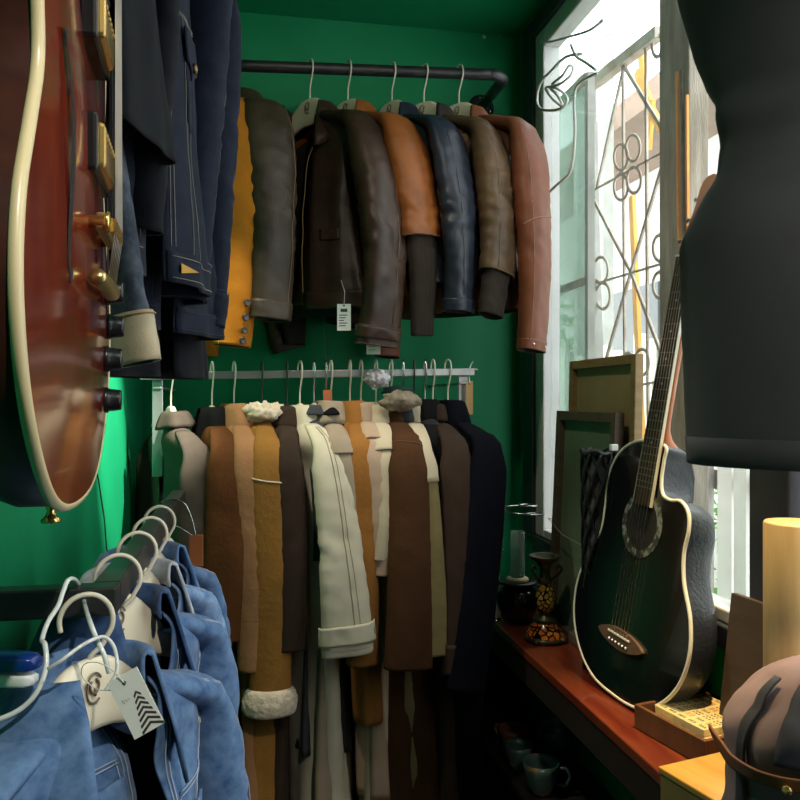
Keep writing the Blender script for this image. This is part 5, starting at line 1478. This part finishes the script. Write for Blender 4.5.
# ground, pale wall and fence
M_conc = mat('pale concrete', (.55, .54, .52), .9, col2=(.66, .65, .63), scale=3)
gd = MB().box((4.0, 2.0, -.05), (6.2, 12, .1)).build('ground', M_conc, smooth=False); tag(gd, kind='structure')
M_pw = mat('pale outside wall', (.60, .58, .55), .85, col2=(.72, .70, .68), scale=2)
ow = thing('outside_wall', 'pale rendered building wall across the yard', 'wall', (2.4, 5.4, 0)); ow['kind'] = 'structure'
MB().box((.1, 0, 1.7), (.2, 6.0, 3.4)).build('wall_panel', M_pw, ow, smooth=False)
MB().box((-.02, -.6, 1.2), (.04, .9, 2.0)).build('window_opening', plain('outside window dark', (.10, .11, .11), .2), ow, smooth=False)
MB().box((-.25, 0, 2.95), (.6, 6.0, .12)).build('eave', mat('eave boards', (.22, .15, .11), .7, col2=(.3, .2, .15), scale=4), ow, smooth=False)
# white picket fence
M_pk = mat('picket white', (.70, .66, .60), .7, col2=(.8, .77, .72), scale=6)
M_pkg = mat('picket weathered', (.26, .23, .22), .8, col2=(.42, .38, .36), scale=10, stretch=(5, 5, 1))
fe = thing('picket_fence', 'bleached vertical picket fence just outside the window', 'fence', (1.42, 1.9, 0))
n_ = 34
for k in range(n_):
    y = -1.25 + k * .092; m = M_pk if k % 3 else M_pkg
    MB().box((.01 * (k % 2), y, .84), (.018, .046 + .014 * ((k * 7) % 3), 1.66 + .05 * ((k * 5) % 4))).build('picket', m, fe, smooth=False)
for z in (.35, 1.25): MB().box((.035, .3, z), (.03, 3.2, .06)).build('fence_rail', M_pkg, fe, smooth=False)
# green shrub beyond
M_leaf = mat('leaf green', (.06, .22, .03), .6, col2=(.16, .38, .07), scale=8)
def shrub(loc, r, desc, seed):
    t = thing('shrub', desc, 'shrub', loc)
    rd = random.Random(seed); mb = MB()
    for k in range(420):
        d = Vector((rd.gauss(0, 1), rd.gauss(0, 1), rd.gauss(0, 1))).normalized() * r * rd.random() ** .4
        c = Vector((d.x * .7, d.y, d.z * 1.3 + r * 1.6)); s = .035 + rd.random() * .03
        a = Vector((rd.gauss(0, 1), rd.gauss(0, 1), rd.gauss(0, 1))).normalized(); b2 = a.orthogonal().normalized(); n2 = a.cross(b2)
        i0 = len(mb.v); mb.v += [tuple(c - a * s), tuple(c + b2 * s * .4 + n2 * s * .15), tuple(c + a * s), tuple(c - b2 * s * .4 + n2 * s * .15)]; mb.f.append((i0, i0 + 1, i0 + 2, i0 + 3))
    mb.build('foliage', M_leaf, t, smooth=False)
    MB().tube([(0, 0, 0), (.02, .01, r), (0, 0, r * 1.8)], .014, 8).build('stem', M_old, t)
shrub((2.02, 3.75, .0), .62, 'green shrub behind the grille between the scrolls', 5)
shrub((1.75, 4.6, .9), .5, 'green shrub on a ledge seen through the far corner of the window', 9)
MB().box((1.75 - .0, 4.6, .45), (.5, .7, .9)).build('ledge', M_conc, smooth=False)
tag(bpy.data.objects['ledge'], 'pale concrete ledge carrying the farther shrub in the yard', 'ledge')
# steel poles of the porch
for k, (px, X, d) in enumerate(((606, 1.5, 'slim pale steel pole beyond the far corner of the grille'), (580, 1.7, 'grey steel pole nearest the far window jamb'))):
    p = atX(px, 200, X)
    o = MB().box((0, 0, 1.6), (.05, .05, 3.2)).build('steel_pole', M_steel2, smooth=False, bevel=.003); o.location = (p.x, p.y, 0)
    tag(o, d, 'pole')

# hazy glass panel of the porch
mh, nt, b = _new('hazy glass')
nt.nodes.remove(b)
tr = N(nt, 'ShaderNodeBsdfTransparent'); tl_ = N(nt, 'ShaderNodeBsdfTranslucent'); df = N(nt, 'ShaderNodeBsdfDiffuse')
tr.inputs['Color'].default_value = (.82, .90, .86, 1); tl_.inputs['Color'].default_value = (.40, .50, .45, 1); df.inputs['Color'].default_value = (.40, .50, .45, 1)
m1 = N(nt, 'ShaderNodeMixShader'); m1.inputs[0].default_value = .5; m2 = N(nt, 'ShaderNodeMixShader'); m2.inputs[0].default_value = .62
nt.links.new(tl_.outputs[0], m1.inputs[1]); nt.links.new(df.outputs[0], m1.inputs[2])
nt.links.new(tr.outputs[0], m2.inputs[1]); nt.links.new(m1.outputs[0], m2.inputs[2]); nt.links.new(m2.outputs[0], nt.nodes['Material Output'].inputs['Surface'])
gp = thing('glass_panel', 'hazy greenish glass porch panel beyond the far edge of the window', 'glass panel', (1.0, 2.44, 0))
MB().box((0, 0, 1.24), (.006, .36, 2.46)).build('pane', mh, gp, smooth=False)
for y in (-.19, .19): MB().box((0, y, 1.24), (.022, .022, 2.48)).build('side_frame', M_steel2, gp, smooth=False)
MB().box((0, 0, 2.47), (.022, .36, .03)).build('top_frame', M_rust, gp, smooth=False)
MB().box((0, 0, 1.86), (.014, .36, .022)).build('cross_bar', M_rust, gp, smooth=False)
# ================================================================== CAMERA, LIGHT
cam = bpy.data.cameras.new('camera'); cam.sensor_width = 36; cam.lens = 36; cam.clip_start = .02
co = bpy.data.objects.new('camera', cam); COL.objects.link(co)
co.location = EYE; co.rotation_euler = (R(90), 0, -TH)
SC.camera = co
w = bpy.data.worlds.new('sky'); SC.world = w; w.use_nodes = True
bg = w.node_tree.nodes['Background']
bg.inputs['Color'].default_value = (.94, .97, 1, 1); bg.inputs['Strength'].default_value = 5.2
def spot(name, loc, target, power, col, ang, blend=.5, r=.03):
    l = bpy.data.lights.new(name, 'SPOT'); l.energy = power; l.color = col; l.spot_size = R(ang); l.spot_blend = blend; l.shadow_soft_size = r
    o = bpy.data.objects.new(name, l); COL.objects.link(o); o.location = loc
    o.rotation_euler = (Vector(target) - Vector(loc)).to_track_quat('-Z', 'Y').to_euler(); return o
spot('corner_lamp', (-.06, 1.70, 2.20), (-.17, 1.45, 1.2), 27, (1, .93, .78), 110, .5, .02)
spot('unseen_spot', (.42, -.35, 2.62), (-.10, .85, 1.12), 85, (1, .94, .84), 34, .7, .02)  # added front spot for the card tag and near denim, no fixture
spot('unseen_spot', (.80, 1.06, 2.62), (.73, 1.15, .95), 190, (1, .70, .33), 34, .7, .02)  # added warm spot standing in for sunlight on tray, box and post
spot('unseen_spot', (.15, 1.30, 2.62), (.80, 1.80, 1.45), 18, (1, .86, .68), 70, .8, .03)  # unseen spot added to brighten the frames, guitar and window corner
spot('unseen_spot', (.20, -1.0, 2.60), (.78, .65, 1.65), 80, (1, .93, .86), 26, .8, .08)  # added fill from behind the camera, for the dress alone
spot('unseen_spot', (.60, 1.20, 2.62), (-.31, 1.92, 1.41), 640, (1, .96, .88), 16, .8, .012)  # unseen spot placed to reach the left wall patch
spot('unseen_spot', (.30, .60, 2.62), (.26, 2.2, 2.25), 14, (1, .90, .74), 42, .8, .02)  # soft spot added to lift the upper jackets and their hangers
# daylight portal in the window
pl = bpy.data.lights.new('window_daylight', 'AREA'); pl.shape = 'RECTANGLE'; pl.size = WY1 - WY0; pl.size_y = WT - WS
pl.cycles.is_portal = True
po = bpy.data.objects.new('window_daylight', pl); COL.objects.link(po)
po.location = (XR + .09, (WY0 + WY1) / 2, (WS + WT) / 2); po.rotation_euler = (R(90), 0, R(90))
SC.view_settings.view_transform = 'Standard'; SC.view_settings.look = 'None'; SC.view_settings.gamma = 1
SC.view_settings.use_curve_mapping = False
SC.view_settings.exposure = 0
SC.cycles.use_denoising = True
SC.cycles.max_bounces = 8; SC.cycles.transparent_max_bounces = 12
SC.cycles.sample_clamp_indirect = 6

sl_ = bpy.data.lights.new('sun', 'SUN'); sl_.energy = 4.5; sl_.color = (1, .93, .80); sl_.angle = R(1)
so = bpy.data.objects.new('sun', sl_); COL.objects.link(so); so.location = (-3, 4, 8)
so.rotation_euler = Vector((.55, -.35, -1)).to_track_quat('-Z', 'Y').to_euler()
